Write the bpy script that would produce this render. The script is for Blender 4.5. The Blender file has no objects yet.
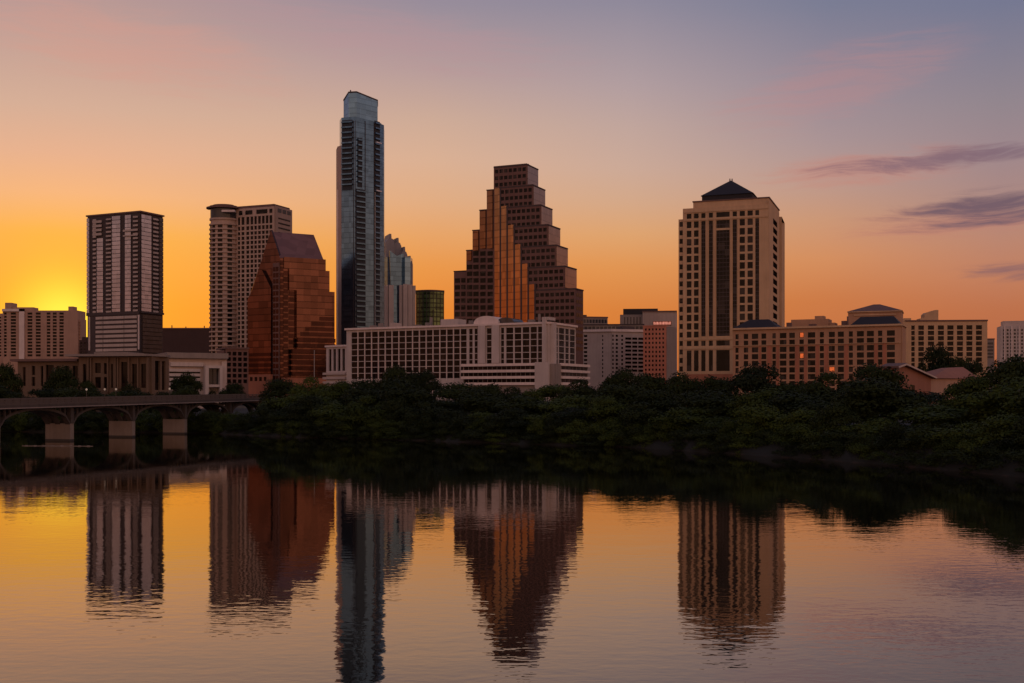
import bpy, math, random
import numpy as np
from mathutils import Vector

random.seed(7)
rng = np.random.default_rng(11)
R = math.radians
SC = bpy.context.scene
COL = SC.collection

# ------------------------------------------------------------------ camera
CAM_H = 10.0
FPX = 1024 * 40 / 36.0            # focal length in pixels
HOR = 396.0                       # image row of the horizon
cam_d = bpy.data.cameras.new('camera')
cam_d.lens = 40
cam_d.sensor_width = 36
cam_d.shift_y = (HOR - 341.5) / 1024
cam_d.clip_start = 0.5
cam_d.clip_end = 20000
cam = bpy.data.objects.new('camera', cam_d)
COL.objects.link(cam)
cam.location = (0, 0, CAM_H)
cam.rotation_euler = (R(90), 0, 0)
SC.camera = cam

# ------------------------------------------------------------------ exposure / render
SC.view_settings.view_transform = 'Standard'
SC.view_settings.look = 'None'
SC.view_settings.exposure = 0.0
SC.view_settings.gamma = 1.0
SC.render.engine = 'CYCLES'
SC.cycles.use_denoising = True
SC.cycles.max_bounces = 6
SC.cycles.diffuse_bounces = 3
SC.cycles.glossy_bounces = 4
SC.cycles.sample_clamp_indirect = 4.0

# ------------------------------------------------------------------ sky
SUN_AZ, SUN_EL = -21.5, 3.4       # degrees right of the view axis, above the horizon
SUN_DIR = Vector((math.sin(R(SUN_AZ)) * math.cos(R(SUN_EL)), math.cos(R(SUN_AZ)) * math.cos(R(SUN_EL)), math.sin(R(SUN_EL))))

def lin(c, k=1.0):
    out = []
    for v in c[:3]:
        v = v / 255.0
        out.append(k * (v / 12.92 if v <= 0.04045 else ((v + 0.055) / 1.055) ** 2.4))
    return (out[0], out[1], out[2], 1.0)

world = bpy.data.worlds.new('World')
SC.world = world
world.use_nodes = True
NT = world.node_tree
NT.nodes.clear()

class G:
    """small helper to write node trees"""
    def __init__(s, nt): s.nt = nt
    def n(s, t, **kw):
        nd = s.nt.nodes.new(t)
        for k, v in kw.items(): setattr(nd, k, v)
        return nd
    def set(s, sock, v):
        if isinstance(v, bpy.types.NodeSocket): s.nt.links.new(v, sock)
        else: sock.default_value = v
    def m(s, op, a, b=None, c=None, clamp=False):
        nd = s.n('ShaderNodeMath', operation=op, use_clamp=clamp)
        s.set(nd.inputs[0], a)
        if b is not None: s.set(nd.inputs[1], b)
        if c is not None: s.set(nd.inputs[2], c)
        return nd.outputs[0]
    def vm(s, op, a, b=None):
        nd = s.n('ShaderNodeVectorMath', operation=op)
        s.set(nd.inputs[0], a)
        if b is not None: s.set(nd.inputs[1], b)
        return nd
    def mr(s, v, a, b, c=0.0, d=1.0, mode='SMOOTHSTEP'):
        nd = s.n('ShaderNodeMapRange', interpolation_type=mode)
        for i, x in enumerate((v, a, b, c, d)): s.set(nd.inputs[i], x)
        return nd.outputs[0]
    def mix(s, f, a, b, mode='MIX'):
        nd = s.n('ShaderNodeMix', data_type='RGBA', blend_type=mode)
        s.set(nd.inputs[0], f); s.set(nd.inputs[6], a); s.set(nd.inputs[7], b)
        return nd.outputs[2]
    def comb(s, x, y, z):
        nd = s.n('ShaderNodeCombineXYZ')
        for i, v in enumerate((x, y, z)): s.set(nd.inputs[i], v)
        return nd.outputs[0]
    def sep(s, v):
        nd = s.n('ShaderNodeSeparateXYZ'); s.set(nd.inputs[0], v)
        return nd.outputs
    def noise(s, v, scale, detail=2.0, rough=0.5, dims='3D'):
        nd = s.n('ShaderNodeTexNoise', noise_dimensions=dims)
        s.set(nd.inputs['Vector'], v)
        nd.inputs['Scale'].default_value = scale
        nd.inputs['Detail'].default_value = detail
        nd.inputs['Roughness'].default_value = rough
        return nd.outputs[0]
    def ramp(s, f, stops):
        nd = s.n('ShaderNodeValToRGB')
        s.set(nd.inputs[0], f)
        el = nd.color_ramp.elements
        while len(el) < len(stops): el.new(0.5)
        for e, (p, c) in zip(el, stops): e.position = p; e.color = c
        return nd.outputs[0]

g = G(NT)
tc = g.n('ShaderNodeTexCoord')
dirv = g.vm('NORMALIZE', tc.outputs['Generated']).outputs[0]
dx, dy, dz = g.sep(dirv)
el = g.m('MULTIPLY', g.m('ARCSINE', dz), 180 / math.pi)             # elevation, degrees
az = g.m('MULTIPLY', g.m('ARCTAN2', dx, dy), 180 / math.pi)         # azimuth, degrees right of the view axis
daz = g.m('ABSOLUTE', g.m('SUBTRACT', az, SUN_AZ))
daz = g.m('MINIMUM', daz, g.m('SUBTRACT', 360.0, daz))
ef = g.m('DIVIDE', el, 90.0)
def sky_ramp(stops, k=1.03):
    return g.ramp(ef, [(e / 90, lin(c, k)) for e, c in stops])
TOPS = [(36, (112, 112, 142)), (90, (70, 80, 118))]
rA = sky_ramp([(0, (255, 125, 5)), (4.4, (255, 158, 16)), (7.6, (255, 176, 62)), (9.4, (250, 182, 126)), (11.2, (236, 179, 146)), (13.4, (218, 177, 156)), (17.7, (192, 158, 154)), (22, (170, 145, 152))] + TOPS)
rB = sky_ramp([(0, (228, 112, 28)), (4.3, (236, 130, 38)), (6.5, (241, 152, 70)), (8.0, (239, 166, 102)), (9.7, (233, 177, 134)), (11.7, (227, 182, 153)), (13.6, (214, 177, 157)), (15.8, (192, 163, 161)), (19.1, (156, 145, 161))] + TOPS)
rC = sky_ramp([(0, (208, 100, 36)), (4.3, (224, 128, 56)), (6.5, (234, 152, 82)), (8.0, (232, 168, 112)), (9.7, (221, 174, 142)), (11.3, (213, 176, 158)), (13.2, (202, 172, 163)), (15.2, (186, 164, 167)), (19.1, (148, 142, 161))] + TOPS)
rE = sky_ramp([(0, (192, 96, 56)), (4.7, (213, 124, 70)), (6.6, (222, 146, 96)), (8.5, (213, 156, 122)), (10.4, (195, 158, 147)), (12.2, (178, 153, 155)), (14.1, (164, 146, 156)), (18.5, (126, 129, 154))] + TOPS)
rF = sky_ramp([(0, (180, 92, 64)), (4, (197, 114, 76)), (5.6, (202, 130, 98)), (7.2, (196, 138, 116)), (9, (180, 141, 134)), (11.2, (166, 141, 146)), (13.4, (153, 139, 148)), (17.7, (122, 125, 152))] + TOPS)
rD = sky_ramp([(0, (196, 136, 104)), (4.8, (208, 148, 112)), (9.8, (204, 150, 120)), (14.6, (188, 148, 126)), (19.2, (172, 144, 132)), (36, (130, 124, 138)), (90, (78, 86, 120))], 1.9)
c = g.mix(g.mr(daz, 1.0, 17.5, mode='LINEAR'), rA, rB)
c = g.mix(g.mr(daz, 17.5, 27.5, mode='LINEAR'), c, rC)
c = g.mix(g.mr(daz, 27.5, 37.0, mode='LINEAR'), c, rE)
c = g.mix(g.mr(daz, 37.0, 44.7, mode='LINEAR'), c, rF)
c = g.mix(g.mr(daz, 70, 140.0), c, rD)
# low yellow glow round the sun
sd = g.vm('DOT_PRODUCT', dirv, tuple(SUN_DIR)).outputs['Value']
ang = g.m('MULTIPLY', g.m('ARCCOSINE', g.m('MINIMUM', sd, 1.0)), 180 / math.pi)
aw = g.m('DIVIDE', ang, 2.7)
glow = g.m('EXPONENT', g.m('MULTIPLY', g.m('MULTIPLY', aw, aw), -1.0))
aw2 = g.m('DIVIDE', ang, 1.7)
glow2 = g.m('EXPONENT', g.m('MULTIPLY', g.m('MULTIPLY', aw2, aw2), -1.0))
c = g.mix(g.m('MULTIPLY', glow, 0.72), c, lin((255, 196, 14), 1.15))
c = g.mix(g.m('MULTIPLY', glow2, 0.75), c, lin((255, 238, 70), 1.3))
# long thin clouds
warp = g.noise(g.comb(g.m('MULTIPLY', az, 0.16), g.m('MULTIPLY', el, 0.5), 3.0), 1.0, 3.0)
cn = g.noise(g.comb(g.m('ADD', g.m('MULTIPLY', az, 0.20), g.m('MULTIPLY', warp, 0.8)), g.m('ADD', g.m('MULTIPLY', el, 2.1), g.m('MULTIPLY', warp, 3.0)), 0.0), 1.0, 8.0, 0.64)
cn2 = g.mr(cn, 0.30, 0.66, mode='LINEAR')
def pix_dir(px, py):
    return math.degrees(math.atan((px - 512) / FPX)), math.degrees(math.atan((HOR - py) / math.hypot(FPX, px - 512)))
def cloud(px, py, wpx, hpx, slope, col, strength, lo=0.30, hi=0.72):
    global c
    a0, e0 = pix_dir(px, py)
    k = 0.045
    u = g.m('SUBTRACT', az, a0)
    v = g.m('SUBTRACT', g.m('SUBTRACT', el, e0), g.m('MULTIPLY', u, slope))
    uu = g.m('DIVIDE', u, wpx * k); vv = g.m('DIVIDE', v, hpx * k)
    r2 = g.m('ADD', g.m('MULTIPLY', uu, uu), g.m('MULTIPLY', vv, vv))
    blob = g.m('EXPONENT', g.m('MULTIPLY', r2, -1.0))
    f = g.m('SUBTRACT', g.m('MULTIPLY', blob, 1.25), g.m('MULTIPLY', g.m('SUBTRACT', 1.0, cn2), 1.15))
    f = g.m('MULTIPLY', g.m('MULTIPLY', g.mr(f, lo, hi), strength), g.mr(blob, 0.08, 0.5))
    c = g.mix(f, c, lin(col))
cloud(836, 84, 120, 36, 0.22, (204, 144, 142), 0.36, -0.5, 1.0)
cloud(120, 45, 170, 40, -0.12, (224, 160, 146), 0.45, -0.5, 1.0)
cloud(395, 40, 200, 30, -0.10, (198, 152, 158), 0.35, -0.5, 1.0)
cloud(872, 168, 115, 17, 0.05, (212, 140, 124), 0.62, -0.4, 0.9)
cloud(945, 159, 135, 12, 0.045, (132, 104, 120), 0.85, -0.25, 0.85)
cloud(958, 220, 110, 18, 0.03, (206, 132, 116), 0.55, -0.4, 0.9)
cloud(1000, 207, 120, 19, 0.07, (114, 90, 106), 0.92, -0.3, 0.85)
cloud(1020, 271, 70, 9, 0.03, (134, 96, 106), 0.75, -0.3, 0.85)
cloud(1170, 190, 130, 22, 0.06, (118, 96, 114), 0.8, -0.3, 0.7)
# below the horizon: dim far shore
c = g.mix(g.mr(el, -0.8, 0.0), lin((44, 34, 30)), c)
bg = g.n('ShaderNodeBackground'); g.set(bg.inputs[0], c); bg.inputs[1].default_value = 0.96
sky = g.n('ShaderNodeTexSky', sky_type='NISHITA', sun_disc=False)
sky.sun_elevation = R(SUN_EL); sky.sun_rotation = R(SUN_AZ)
bg2 = g.n('ShaderNodeBackground'); g.set(bg2.inputs[0], sky.outputs[0]); bg2.inputs[1].default_value = 0.05
mxs = g.n('ShaderNodeMixShader'); mxs.inputs[0].default_value = 0.12
NT.links.new(bg.outputs[0], mxs.inputs[1]); NT.links.new(bg2.outputs[0], mxs.inputs[2])
wo = g.n('ShaderNodeOutputWorld')
NT.links.new(mxs.outputs[0], wo.inputs[0])

# ------------------------------------------------------------------ sun
sun_d = bpy.data.lights.new('sun', 'SUN')
sun_d.energy = 0.15
sun_d.angle = R(0.5)
sun_d.color = (1.0, 0.52, 0.20)
sun = bpy.data.objects.new('sun', sun_d)
COL.objects.link(sun)
sun.location = (0, 0, 400)
sun.rotation_euler = SUN_DIR.to_track_quat('Z', 'Y').to_euler()

# ------------------------------------------------------------------ materials
MATS = {}
def new_mat(name):
    m = bpy.data.materials.new(name); m.use_nodes = True
    m.node_tree.nodes.clear()
    gg = G(m.node_tree)
    out = gg.n('ShaderNodeOutputMaterial'); bs = gg.n('ShaderNodeBsdfPrincipled')
    m.node_tree.links.new(bs.outputs[0], out.inputs[0])
    MATS[name] = m
    return m, gg, bs

def wall_mat(name, col, rough=0.8, var=0.22, scale=0.12, streak=0.18):
    m, q, bs = new_mat(name)
    pos = q.n('ShaderNodeNewGeometry').outputs['Position']
    n1 = q.noise(pos, scale, 4.0, 0.6)
    px, py, pz = q.sep(pos)
    n2 = q.noise(q.comb(q.m('MULTIPLY', px, 0.9), q.m('MULTIPLY', py, 0.9), q.m('MULTIPLY', pz, 0.05)), 1.0, 3.0, 0.6)
    f = q.m('ADD', q.m('MULTIPLY', q.m('SUBTRACT', n1, 0.5), var * 2), q.m('MULTIPLY', q.m('SUBTRACT', n2, 0.5), streak * 2))
    f = q.m('ADD', 1.0, f)
    cc = q.vm('SCALE', (col[0], col[1], col[2])); q.set(cc.inputs[3], f)
    q.set(bs.inputs['Base Color'], cc.outputs[0])
    bs.inputs['Roughness'].default_value = rough
    bs.inputs['Specular IOR Level'].default_value = 0.25
    return m

def glass_mat(name, col, metal=0.0, rough=0.08, var=0.5, cell=3.0, ior=1.5, lines=None, spec=0.5, blind=None):
    """dark or mirrored facade glass; panes differ a little in tone and in flatness"""
    m, q, bs = new_mat(name)
    pos = q.n('ShaderNodeNewGeometry').outputs['Position']
    cellv = q.vm('FLOOR', q.vm('DIVIDE', pos, (cell, cell, cell)).outputs[0]).outputs[0]
    wn = q.n('ShaderNodeTexWhiteNoise', noise_dimensions='3D'); q.set(wn.inputs[0], cellv)
    big = q.noise(pos, 0.05, 2.0)
    f = q.m('ADD', q.m('MULTIPLY', q.m('SUBTRACT', wn.outputs[0], 0.5), var), q.m('MULTIPLY', q.m('SUBTRACT', big, 0.5), var))
    f = q.m('MAXIMUM', q.m('ADD', 1.0, f), 0.1)
    if lines:
        pz = q.sep(pos)[2]
        fr = q.m('FRACT', q.m('DIVIDE', q.m('ADD', pz, lines[1]), lines[0]))
        f = q.m('MULTIPLY', f, q.m('SUBTRACT', 1.0, q.m('MULTIPLY', q.m('LESS_THAN', fr, lines[2]), lines[3])))
    cc = q.vm('SCALE', (col[0], col[1], col[2])); q.set(cc.inputs[3], f)
    colr = cc.outputs[0]
    if blind:
        wn2 = q.n('ShaderNodeTexWhiteNoise', noise_dimensions='3D'); q.set(wn2.inputs[0], q.vm('ADD', cellv, (17.3, 5.1, 9.7)).outputs[0])
        colr = q.mix(q.m('MULTIPLY', q.m('GREATER_THAN', wn2.outputs[0], 0.72), q.m('MULTIPLY', wn.outputs[0], 1.0)), colr, blind)
    q.set(bs.inputs['Base Color'], colr)
    bs.inputs['Metallic'].default_value = metal
    bs.inputs['Roughness'].default_value = rough
    bs.inputs['IOR'].default_value = ior
    bs.inputs['Specular IOR Level'].default_value = spec
    wob = q.noise(pos, 0.35, 2.0)
    bp = q.n('ShaderNodeBump'); bp.inputs['Strength'].default_value = 0.25; bp.inputs['Distance'].default_value = 0.08
    q.set(bp.inputs['Height'], wob)
    q.set(bs.inputs['Normal'], bp.outputs[0])
    return m

def emit_mat(name, col, k):
    m, q, bs = new_mat(name)
    bs.inputs['Base Color'].default_value = (0.2, 0.1, 0.05, 1)
    pos = q.n('ShaderNodeNewGeometry').outputs['Position']
    n = q.noise(pos, 1.2, 2.0)
    bs.inputs['Emission Color'].default_value = (*col, 1)
    q.set(bs.inputs['Emission Strength'], q.m('MULTIPLY', q.m('ADD', 0.3, q.m('MULTIPLY', n, 1.4)), k))
    return m

wall_mat('white_plaster', (0.500, 0.405, 0.365))
wall_mat('white_concrete', (0.700, 0.550, 0.490))
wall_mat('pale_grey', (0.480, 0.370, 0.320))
wall_mat('grey_concrete', (0.250, 0.195, 0.170))
wall_mat('beige_stone', (0.470, 0.320, 0.250))
wall_mat('tan_stone', (0.540, 0.335, 0.190))
wall_mat('tan_stucco', (0.420, 0.225, 0.130))
wall_mat('pink_stucco', (0.400, 0.150, 0.085))
wall_mat('salmon_brick', (0.620, 0.220, 0.130))
wall_mat('red_brick', (0.28, 0.12, 0.08))
wall_mat('brown_granite', (0.175, 0.090, 0.072))
wall_mat('dark_frame', (0.075, 0.053, 0.050))
wall_mat('brown_cap', (0.16, 0.09, 0.075))
wall_mat('dark_roof', (0.026, 0.022, 0.024), 0.7)
wall_mat('brown_stone', (0.150, 0.093, 0.060))
wall_mat('hotel_concrete', (0.420, 0.245, 0.175))
wall_mat('bridge_concrete', (0.220, 0.165, 0.130), 0.85, 0.3, 0.25, 0.3)
wall_mat('bridge_arch', (0.075, 0.057, 0.048), 0.85, 0.3, 0.25, 0.3)
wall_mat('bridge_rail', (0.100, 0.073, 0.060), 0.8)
wall_mat('far_block', (0.060, 0.032, 0.028))
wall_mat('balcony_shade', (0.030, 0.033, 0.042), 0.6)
wall_mat('wet_concrete', (0.05, 0.04, 0.034), 0.5)
wall_mat('grey_metal', (0.28, 0.25, 0.24), 0.5)
wall_mat('crown_stone', (0.26, 0.225, 0.225), 0.6)
wall_mat('bark', (0.09, 0.07, 0.05), 0.9, 0.4, 1.5)
glass_mat('dark_glass', (0.007, 0.005, 0.005), 0.0, 0.12, 1.2, 3.1, 1.45, None, 0.15, (0.055, 0.040, 0.034, 1))
glass_mat('brown_glass', (0.010, 0.005, 0.004), 0.0, 0.12, 1.2, 2.9, 1.45, None, 0.15, (0.034, 0.018, 0.014, 1))
glass_mat('dim_glass', (0.010, 0.007, 0.007), 0.0, 0.5, 1.0, 3.0, 1.45, None, 0.0)
glass_mat('grey_glass', (0.045, 0.042, 0.045), 0.15, 0.15, 0.5, 3.0, 1.5, None, 0.3)
glass_mat('pale_glass', (0.46, 0.45, 0.49), 0.45, 0.2, 0.30, 3.4)
glass_mat('blue_glass', (0.076, 0.145, 0.240), 0.85, 0.14, 0.40, 3.3, lines=(3.4, 0, 0.12, 0.4))
glass_mat('crown_glass', (0.125, 0.225, 0.345), 0.85, 0.14, 0.30, 3.3, lines=(3.4, 0, 0.12, 0.3))
glass_mat('bronze_glass', (0.23, 0.115, 0.058), 1.0, 0.14, 0.30, 4.0, lines=(4.0, 0, 0.12, 0.5))
glass_mat('blue_glass_deep', (0.030, 0.048, 0.075), 0.85, 0.14, 0.40, 3.3, lines=(3.4, 0, 0.2, 0.5))
glass_mat('green_glass', (0.07, 0.11, 0.05), 0.6, 0.15, 0.9, 3.0, lines=(3.6, 0, 0.3, 0.7))
glass_mat('copper_glass', (0.100, 0.047, 0.036), 0.9, 0.13, 0.6, 3.9, lines=(3.9, 0, 0.12, 0.55))
glass_mat('copper_roof', (0.36, 0.150, 0.10), 0.8, 0.35, 0.3, 5.0)
glass_mat('gold_glass', (0.38, 0.20, 0.088), 1.0, 0.12, 0.40, 4.0, lines=(4.0, 0, 0.10, 0.5))
glass_mat('mauve_glass', (0.22, 0.16, 0.145), 0.85, 0.18, 0.25, 4.0, lines=(4.0, 0, 0.10, 0.4))
glass_mat('deep_copper', (0.036, 0.012, 0.009), 0.8, 0.15, 0.6, 3.9)
emit_mat('lit_window', (1.0, 0.16, 0.03), 0.55)
emit_mat('lit_sign', (1.0, 0.35, 0.25), 0.6)
emit_mat('lamp_glow', (1.0, 0.72, 0.55), 0.22)

# ground
m, q, bs = new_mat('ground_soil')
pos = q.n('ShaderNodeNewGeometry').outputs['Position']
pz = q.sep(pos)[2]
n1 = q.noise(pos, 0.35, 5.0, 0.65)
f = q.mr(q.m('ADD', pz, q.m('MULTIPLY', n1, 1.6)), 0.55, 0.95)
cc = q.mix(f, (0.04, 0.023, 0.015, 1), (0.007, 0.008, 0.0035, 1))
q.set(bs.inputs['Base Color'], q.mix(q.noise(pos, 1.3, 3.0), cc, q.mix(0.5, cc, (0.02, 0.015, 0.01, 1))))
bs.inputs['Roughness'].default_value = 0.95

# water: fixed slopes from three noise samples so that far ripples stay alive
m, q, bs = new_mat('lake_water')
pos = q.n('ShaderNodeNewGeometry').outputs['Position']
def wave_h(off):
    p = q.vm('ADD', pos, off).outputs[0]
    a = q.noise(q.vm('MULTIPLY', p, (0.85, 1.4, 1.0)).outputs[0], 1.0, 2.5, 0.55)
    b = q.noise(q.vm('MULTIPLY', p, (0.12, 0.22, 1.0)).outputs[0], 1.0, 1.0, 0.5)
    return q.m('ADD', q.m('MULTIPLY', a, 0.0078), q.m('MULTIPLY', b, 0.012))
E = 0.06
h0 = wave_h((0, 0, 0)); hx = wave_h((E, 0, 0)); hy = wave_h((0, E, 0))
calm = q.mr(q.noise(q.vm('MULTIPLY', pos, (0.010, 0.035, 1.0)).outputs[0], 1.0, 2.0), 0.35, 0.65, 0.75, 1.25)
py_ = q.sep(pos)[1]
calm = q.m('MULTIPLY', calm, q.mr(py_, 55.0, 170.0, 1.15, 0.38))
sx_ = q.m('MULTIPLY', q.m('DIVIDE', q.m('SUBTRACT', h0, hx), E), calm)
sy_ = q.m('MULTIPLY', q.m('DIVIDE', q.m('SUBTRACT', h0, hy), E), calm)
nrm = q.vm('NORMALIZE', q.comb(sx_, sy_, 1.0)).outputs[0]
q.nt.nodes.remove(bs)
out_ = next(n_ for n_ in q.nt.nodes if n_.bl_idname == 'ShaderNodeOutputMaterial')
lw = q.n('ShaderNodeLayerWeight'); q.set(lw.inputs['Normal'], nrm)
refl = q.m('MAXIMUM', q.m('POWER', lw.outputs['Facing'], 3.55), 0.02)
gls = q.n('ShaderNodeBsdfGlossy'); gls.inputs['Roughness'].default_value = 0.02; q.set(gls.inputs['Normal'], nrm)
gls.inputs['Color'].default_value = (0.97, 0.91, 0.84, 1)
dif = q.n('ShaderNodeBsdfDiffuse'); dif.inputs['Color'].default_value = (0.006, 0.007, 0.005, 1)
mx_ = q.n('ShaderNodeMixShader'); q.set(mx_.inputs[0], refl)
q.nt.links.new(dif.outputs[0], mx_.inputs[1]); q.nt.links.new(gls.outputs[0], mx_.inputs[2]); q.nt.links.new(mx_.outputs[0], out_.inputs[0])

# foliage
def leaf_mat(name, a, b):
    m, q, bs = new_mat(name)
    pos = q.n('ShaderNodeNewGeometry').outputs['Position']
    oi = q.n('ShaderNodeObjectInfo')
    n = q.noise(pos, 0.5, 3.0, 0.6)
    f = q.m('ADD', q.m('MULTIPLY', n, 0.9), q.m('MULTIPLY', q.m('SUBTRACT', oi.outputs['Random'], 0.5), 0.7), clamp=True)
    q.set(bs.inputs['Base Color'], q.mix(f, a, b))
    bs.inputs['Roughness'].default_value = 0.7
    bs.inputs['Specular IOR Level'].default_value = 0.15
leaf_mat('leaf_dark', (0.0075, 0.012, 0.0018, 1), (0.024, 0.033, 0.0035, 1))
leaf_mat('leaf_light', (0.020, 0.031, 0.003, 1), (0.050, 0.066, 0.006, 1))

# ------------------------------------------------------------------ mesh helpers
class MB:
    def __init__(s): s.v = []; s.f = []
    def face(s, pts):
        i = len(s.v); s.v += [tuple(p) for p in pts]; s.f.append(tuple(range(i, i + len(pts))))
    def loft(s, a, b):
        """closed solid between two matching rings"""
        n = len(a); i = len(s.v)
        s.v += [tuple(p) for p in a] + [tuple(p) for p in b]
        for k in range(n):
            k2 = (k + 1) % n
            s.f.append((i + k, i + k2, i + n + k2, i + n + k))
        s.f.append(tuple(i + k for k in reversed(range(n))))
        s.f.append(tuple(i + n + k for k in range(n)))
    def prism(s, poly, z0, z1):
        s.loft([(x, y, z0) for x, y in poly], [(x, y, z1) for x, y in poly])
    def box(s, x0, x1, y0, y1, z0, z1): s.prism([(x0, y0), (x1, y0), (x1, y1), (x0, y1)], z0, z1)
    def cone(s, poly, z0, apex):
        i = len(s.v); n = len(poly)
        s.v += [(x, y, z0) for x, y in poly] + [tuple(apex)]
        for k in range(n): s.f.append((i + k, i + (k + 1) % n, i + n))
        s.f.append(tuple(i + k for k in reversed(range(n))))
    def tube(s, p0, p1, r0, r1, n=7):
        p0 = Vector(p0); p1 = Vector(p1); d = (p1 - p0).normalized()
        a = d.orthogonal().normalized(); b = d.cross(a)
        ring = lambda p, r: [p + a * (r * math.cos(2 * math.pi * k / n)) + b * (r * math.sin(2 * math.pi * k / n)) for k in range(n)]
        s.loft(ring(p0, r0), ring(p1, r1))
    def mesh(s, name, off=(0, 0, 0)):
        me = bpy.data.meshes.new(name)
        me.from_pydata([(x - off[0], y - off[1], z - off[2]) for x, y, z in s.v], [], s.f)
        return me

import bmesh
def fix_normals(me):
    bm = bmesh.new(); bm.from_mesh(me)
    bmesh.ops.recalc_face_normals(bm, faces=bm.faces)
    bm.to_mesh(me); bm.free()

def link(name, me, mat, parent=None, loc=(0, 0, 0)):
    o = bpy.data.objects.new(name, me)
    if mat and not me.materials: me.materials.append(MATS[mat])
    COL.objects.link(o)
    o.parent = parent
    o.location = loc
    return o

def empty(name, label, cat, loc, group=None):
    o = bpy.data.objects.new(name, None)
    o.empty_display_size = 0.5
    COL.objects.link(o)
    o.location = loc
    o['label'] = label; o['category'] = cat
    if group: o['group'] = group
    return o

def P(px, d): return Vector(((px - 512) / FPX * d, d))
def Z(py, d): return CAM_H + (HOR - py) / FPX * d

class Fr:
    """a vertical wall plane from A to B, left to right as the camera sees it"""
    def __init__(s, A, B):
        s.A = Vector(A); s.B = Vector(B)
        s.L = (s.B - s.A).length; s.u = (s.B - s.A) / s.L
        s.n = Vector((s.u.y, -s.u.x)); s.d = (s.A.y + s.B.y) / 2
    def at(s, u, n=0.0): return s.A + s.u * u + s.n * n
    def up(s, px):
        k = (px - 512) / FPX
        return (k * s.A.y - s.A.x) / (s.u.x - k * s.u.y)
    def z(s, py): return Z(py, s.d)
    def box(s, mb, u0, u1, z0, z1, n0, n1):
        a, b, c_, d_ = s.at(u0, n1), s.at(u1, n1), s.at(u1, n0), s.at(u0, n0)
        mb.prism([a, b, c_, d_], z0, z1)
    def pbox(s, mb, p0, p1, y0, y1, n0, n1):
        s.box(mb, s.up(p0), s.up(p1), s.z(y1), s.z(y0), n0, n1)
    def slab(s, mb, uz, n0, n1):
        mb.loft([(*s.at(u, n1), z) for u, z in uz], [(*s.at(u, n0), z) for u, z in uz])

BASE = 3.5
class Bld:
    def __init__(s, name, label, cat, px, d, group=None, hide=None):
        p = P(px, d)
        s.loc = (p.x, p.y, BASE)
        s.root = empty(name, label, cat, s.loc, group)
        s.wins = []; s.pieces = []
        s.hide = hide or (lambda px, py: py > 386)
    def part(s, name, mb, mat, parent=None):
        off = s.loc
        if parent is not None:
            me = mb.mesh(name, s.loc); fix_normals(me)
            return link(name, me, mat, parent)
        me = mb.mesh(name, off); fix_normals(me)
        return link(name, me, mat, s.root)
    def win(s, fr, u0, u1, z0, z1, n, mat, name='window', th=0.06, parent=None):
        s.wins.append((fr, u0, u1, z0, z1, n, mat, name, th))
    def done(s, cap=100):
        kinds = {}
        for w in s.wins: kinds.setdefault(w[7], []).append(w)
        for name, ws in kinds.items():
            def score(w):
                fr, u0, u1, z0, z1 = w[:5]
                c_ = fr.at((u0 + u1) / 2); zc = (z0 + z1) / 2
                px = 512 + c_.x / c_.y * FPX; py = HOR - (zc - CAM_H) / c_.y * FPX
                cosv = max(0.02, -(fr.n.dot(c_.normalized())))
                sc = (u1 - u0) * (z1 - z0) * cosv / c_.length_squared * 1e6
                if s.hide(px, py) or px < 0 or px > 1024: sc *= 1e-4
                return sc
            sc = [(score(w), i) for i, w in enumerate(ws)]
            sc.sort(key=lambda t: (-round(t[0], 1), t[1]))
            cache = {}
            rest = {}
            for rank, (val, i) in enumerate(sc):
                fr, u0, u1, z0, z1, n, mat, nm, th = ws[i]
                if rank < cap and val > 1e-3 * max(sc[0][0], 1e-9):
                    w, h = u1 - u0, z1 - z0
                    key = (round(w, 2), round(h, 2), mat, th)
                    if key not in cache:
                        mb = MB(); mb.box(0, w, -th, 0, 0, h)
                        me = mb.mesh(nm); fix_normals(me); cache[key] = me
                    o = link(nm, cache[key], mat, s.root)
                    p = fr.at(u0, n)
                    o.location = (p.x - s.loc[0], p.y - s.loc[1], z0 - s.loc[2])
                    o.rotation_euler = (0, 0, math.atan2(fr.u.y, fr.u.x))
                else:
                    rest.setdefault(mat, MB())
                    fr.box(rest[mat], u0, u1, z0, z1, n, n + th)
            for mat, mb in rest.items():
                o = s.part(nm, mb, mat); o['kind'] = 'stuff'

def comp(iv, lo, hi):
    out = []; x = lo
    for a, b in sorted(iv):
        if a > x + 1e-4: out.append((x, a))
        x = max(x, b)
    if hi > x + 1e-4: out.append((x, hi))
    return out

def ev(a, b, n, fill=0.6):
    """n even openings between a and b"""
    st = (b - a) / n
    return [(a + st * (k + (1 - fill) / 2), a + st * (k + (1 + fill) / 2)) for k in range(n)]

def facade(b, mb, fr, ytop, ybot, cols, rows, t=0.5, mat='dark_glass', ext=(0, 0), name='window'):
    """wall skin with openings, px columns and px rows; a column may carry its own rows and glass"""
    z0 = fr.z(ybot) if ybot is not None else BASE - 0.5
    z1 = fr.z(ytop)
    cs = []
    for cdef in cols:
        rws = cdef[2] if len(cdef) > 2 and cdef[2] is not None else rows
        mt = cdef[3] if len(cdef) > 3 else mat
        cs.append((fr.up(cdef[0]), fr.up(cdef[1]), [(fr.z(y1), fr.z(y0)) for y0, y1 in rws], mt))
    for a, c_ in comp([(c[0], c[1]) for c in cs], -ext[0], fr.L + ext[1]):
        fr.box(mb, a, c_, z0, z1, 0, t)
    for u0, u1, rz, mt in cs:
        for a, c_ in comp(rz, z0, z1): fr.box(mb, u0, u1, a, c_, 0, t)
        for a, c_ in rz: b.win(fr, u0, u1, a, c_, 0.04, mt, name)

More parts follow.
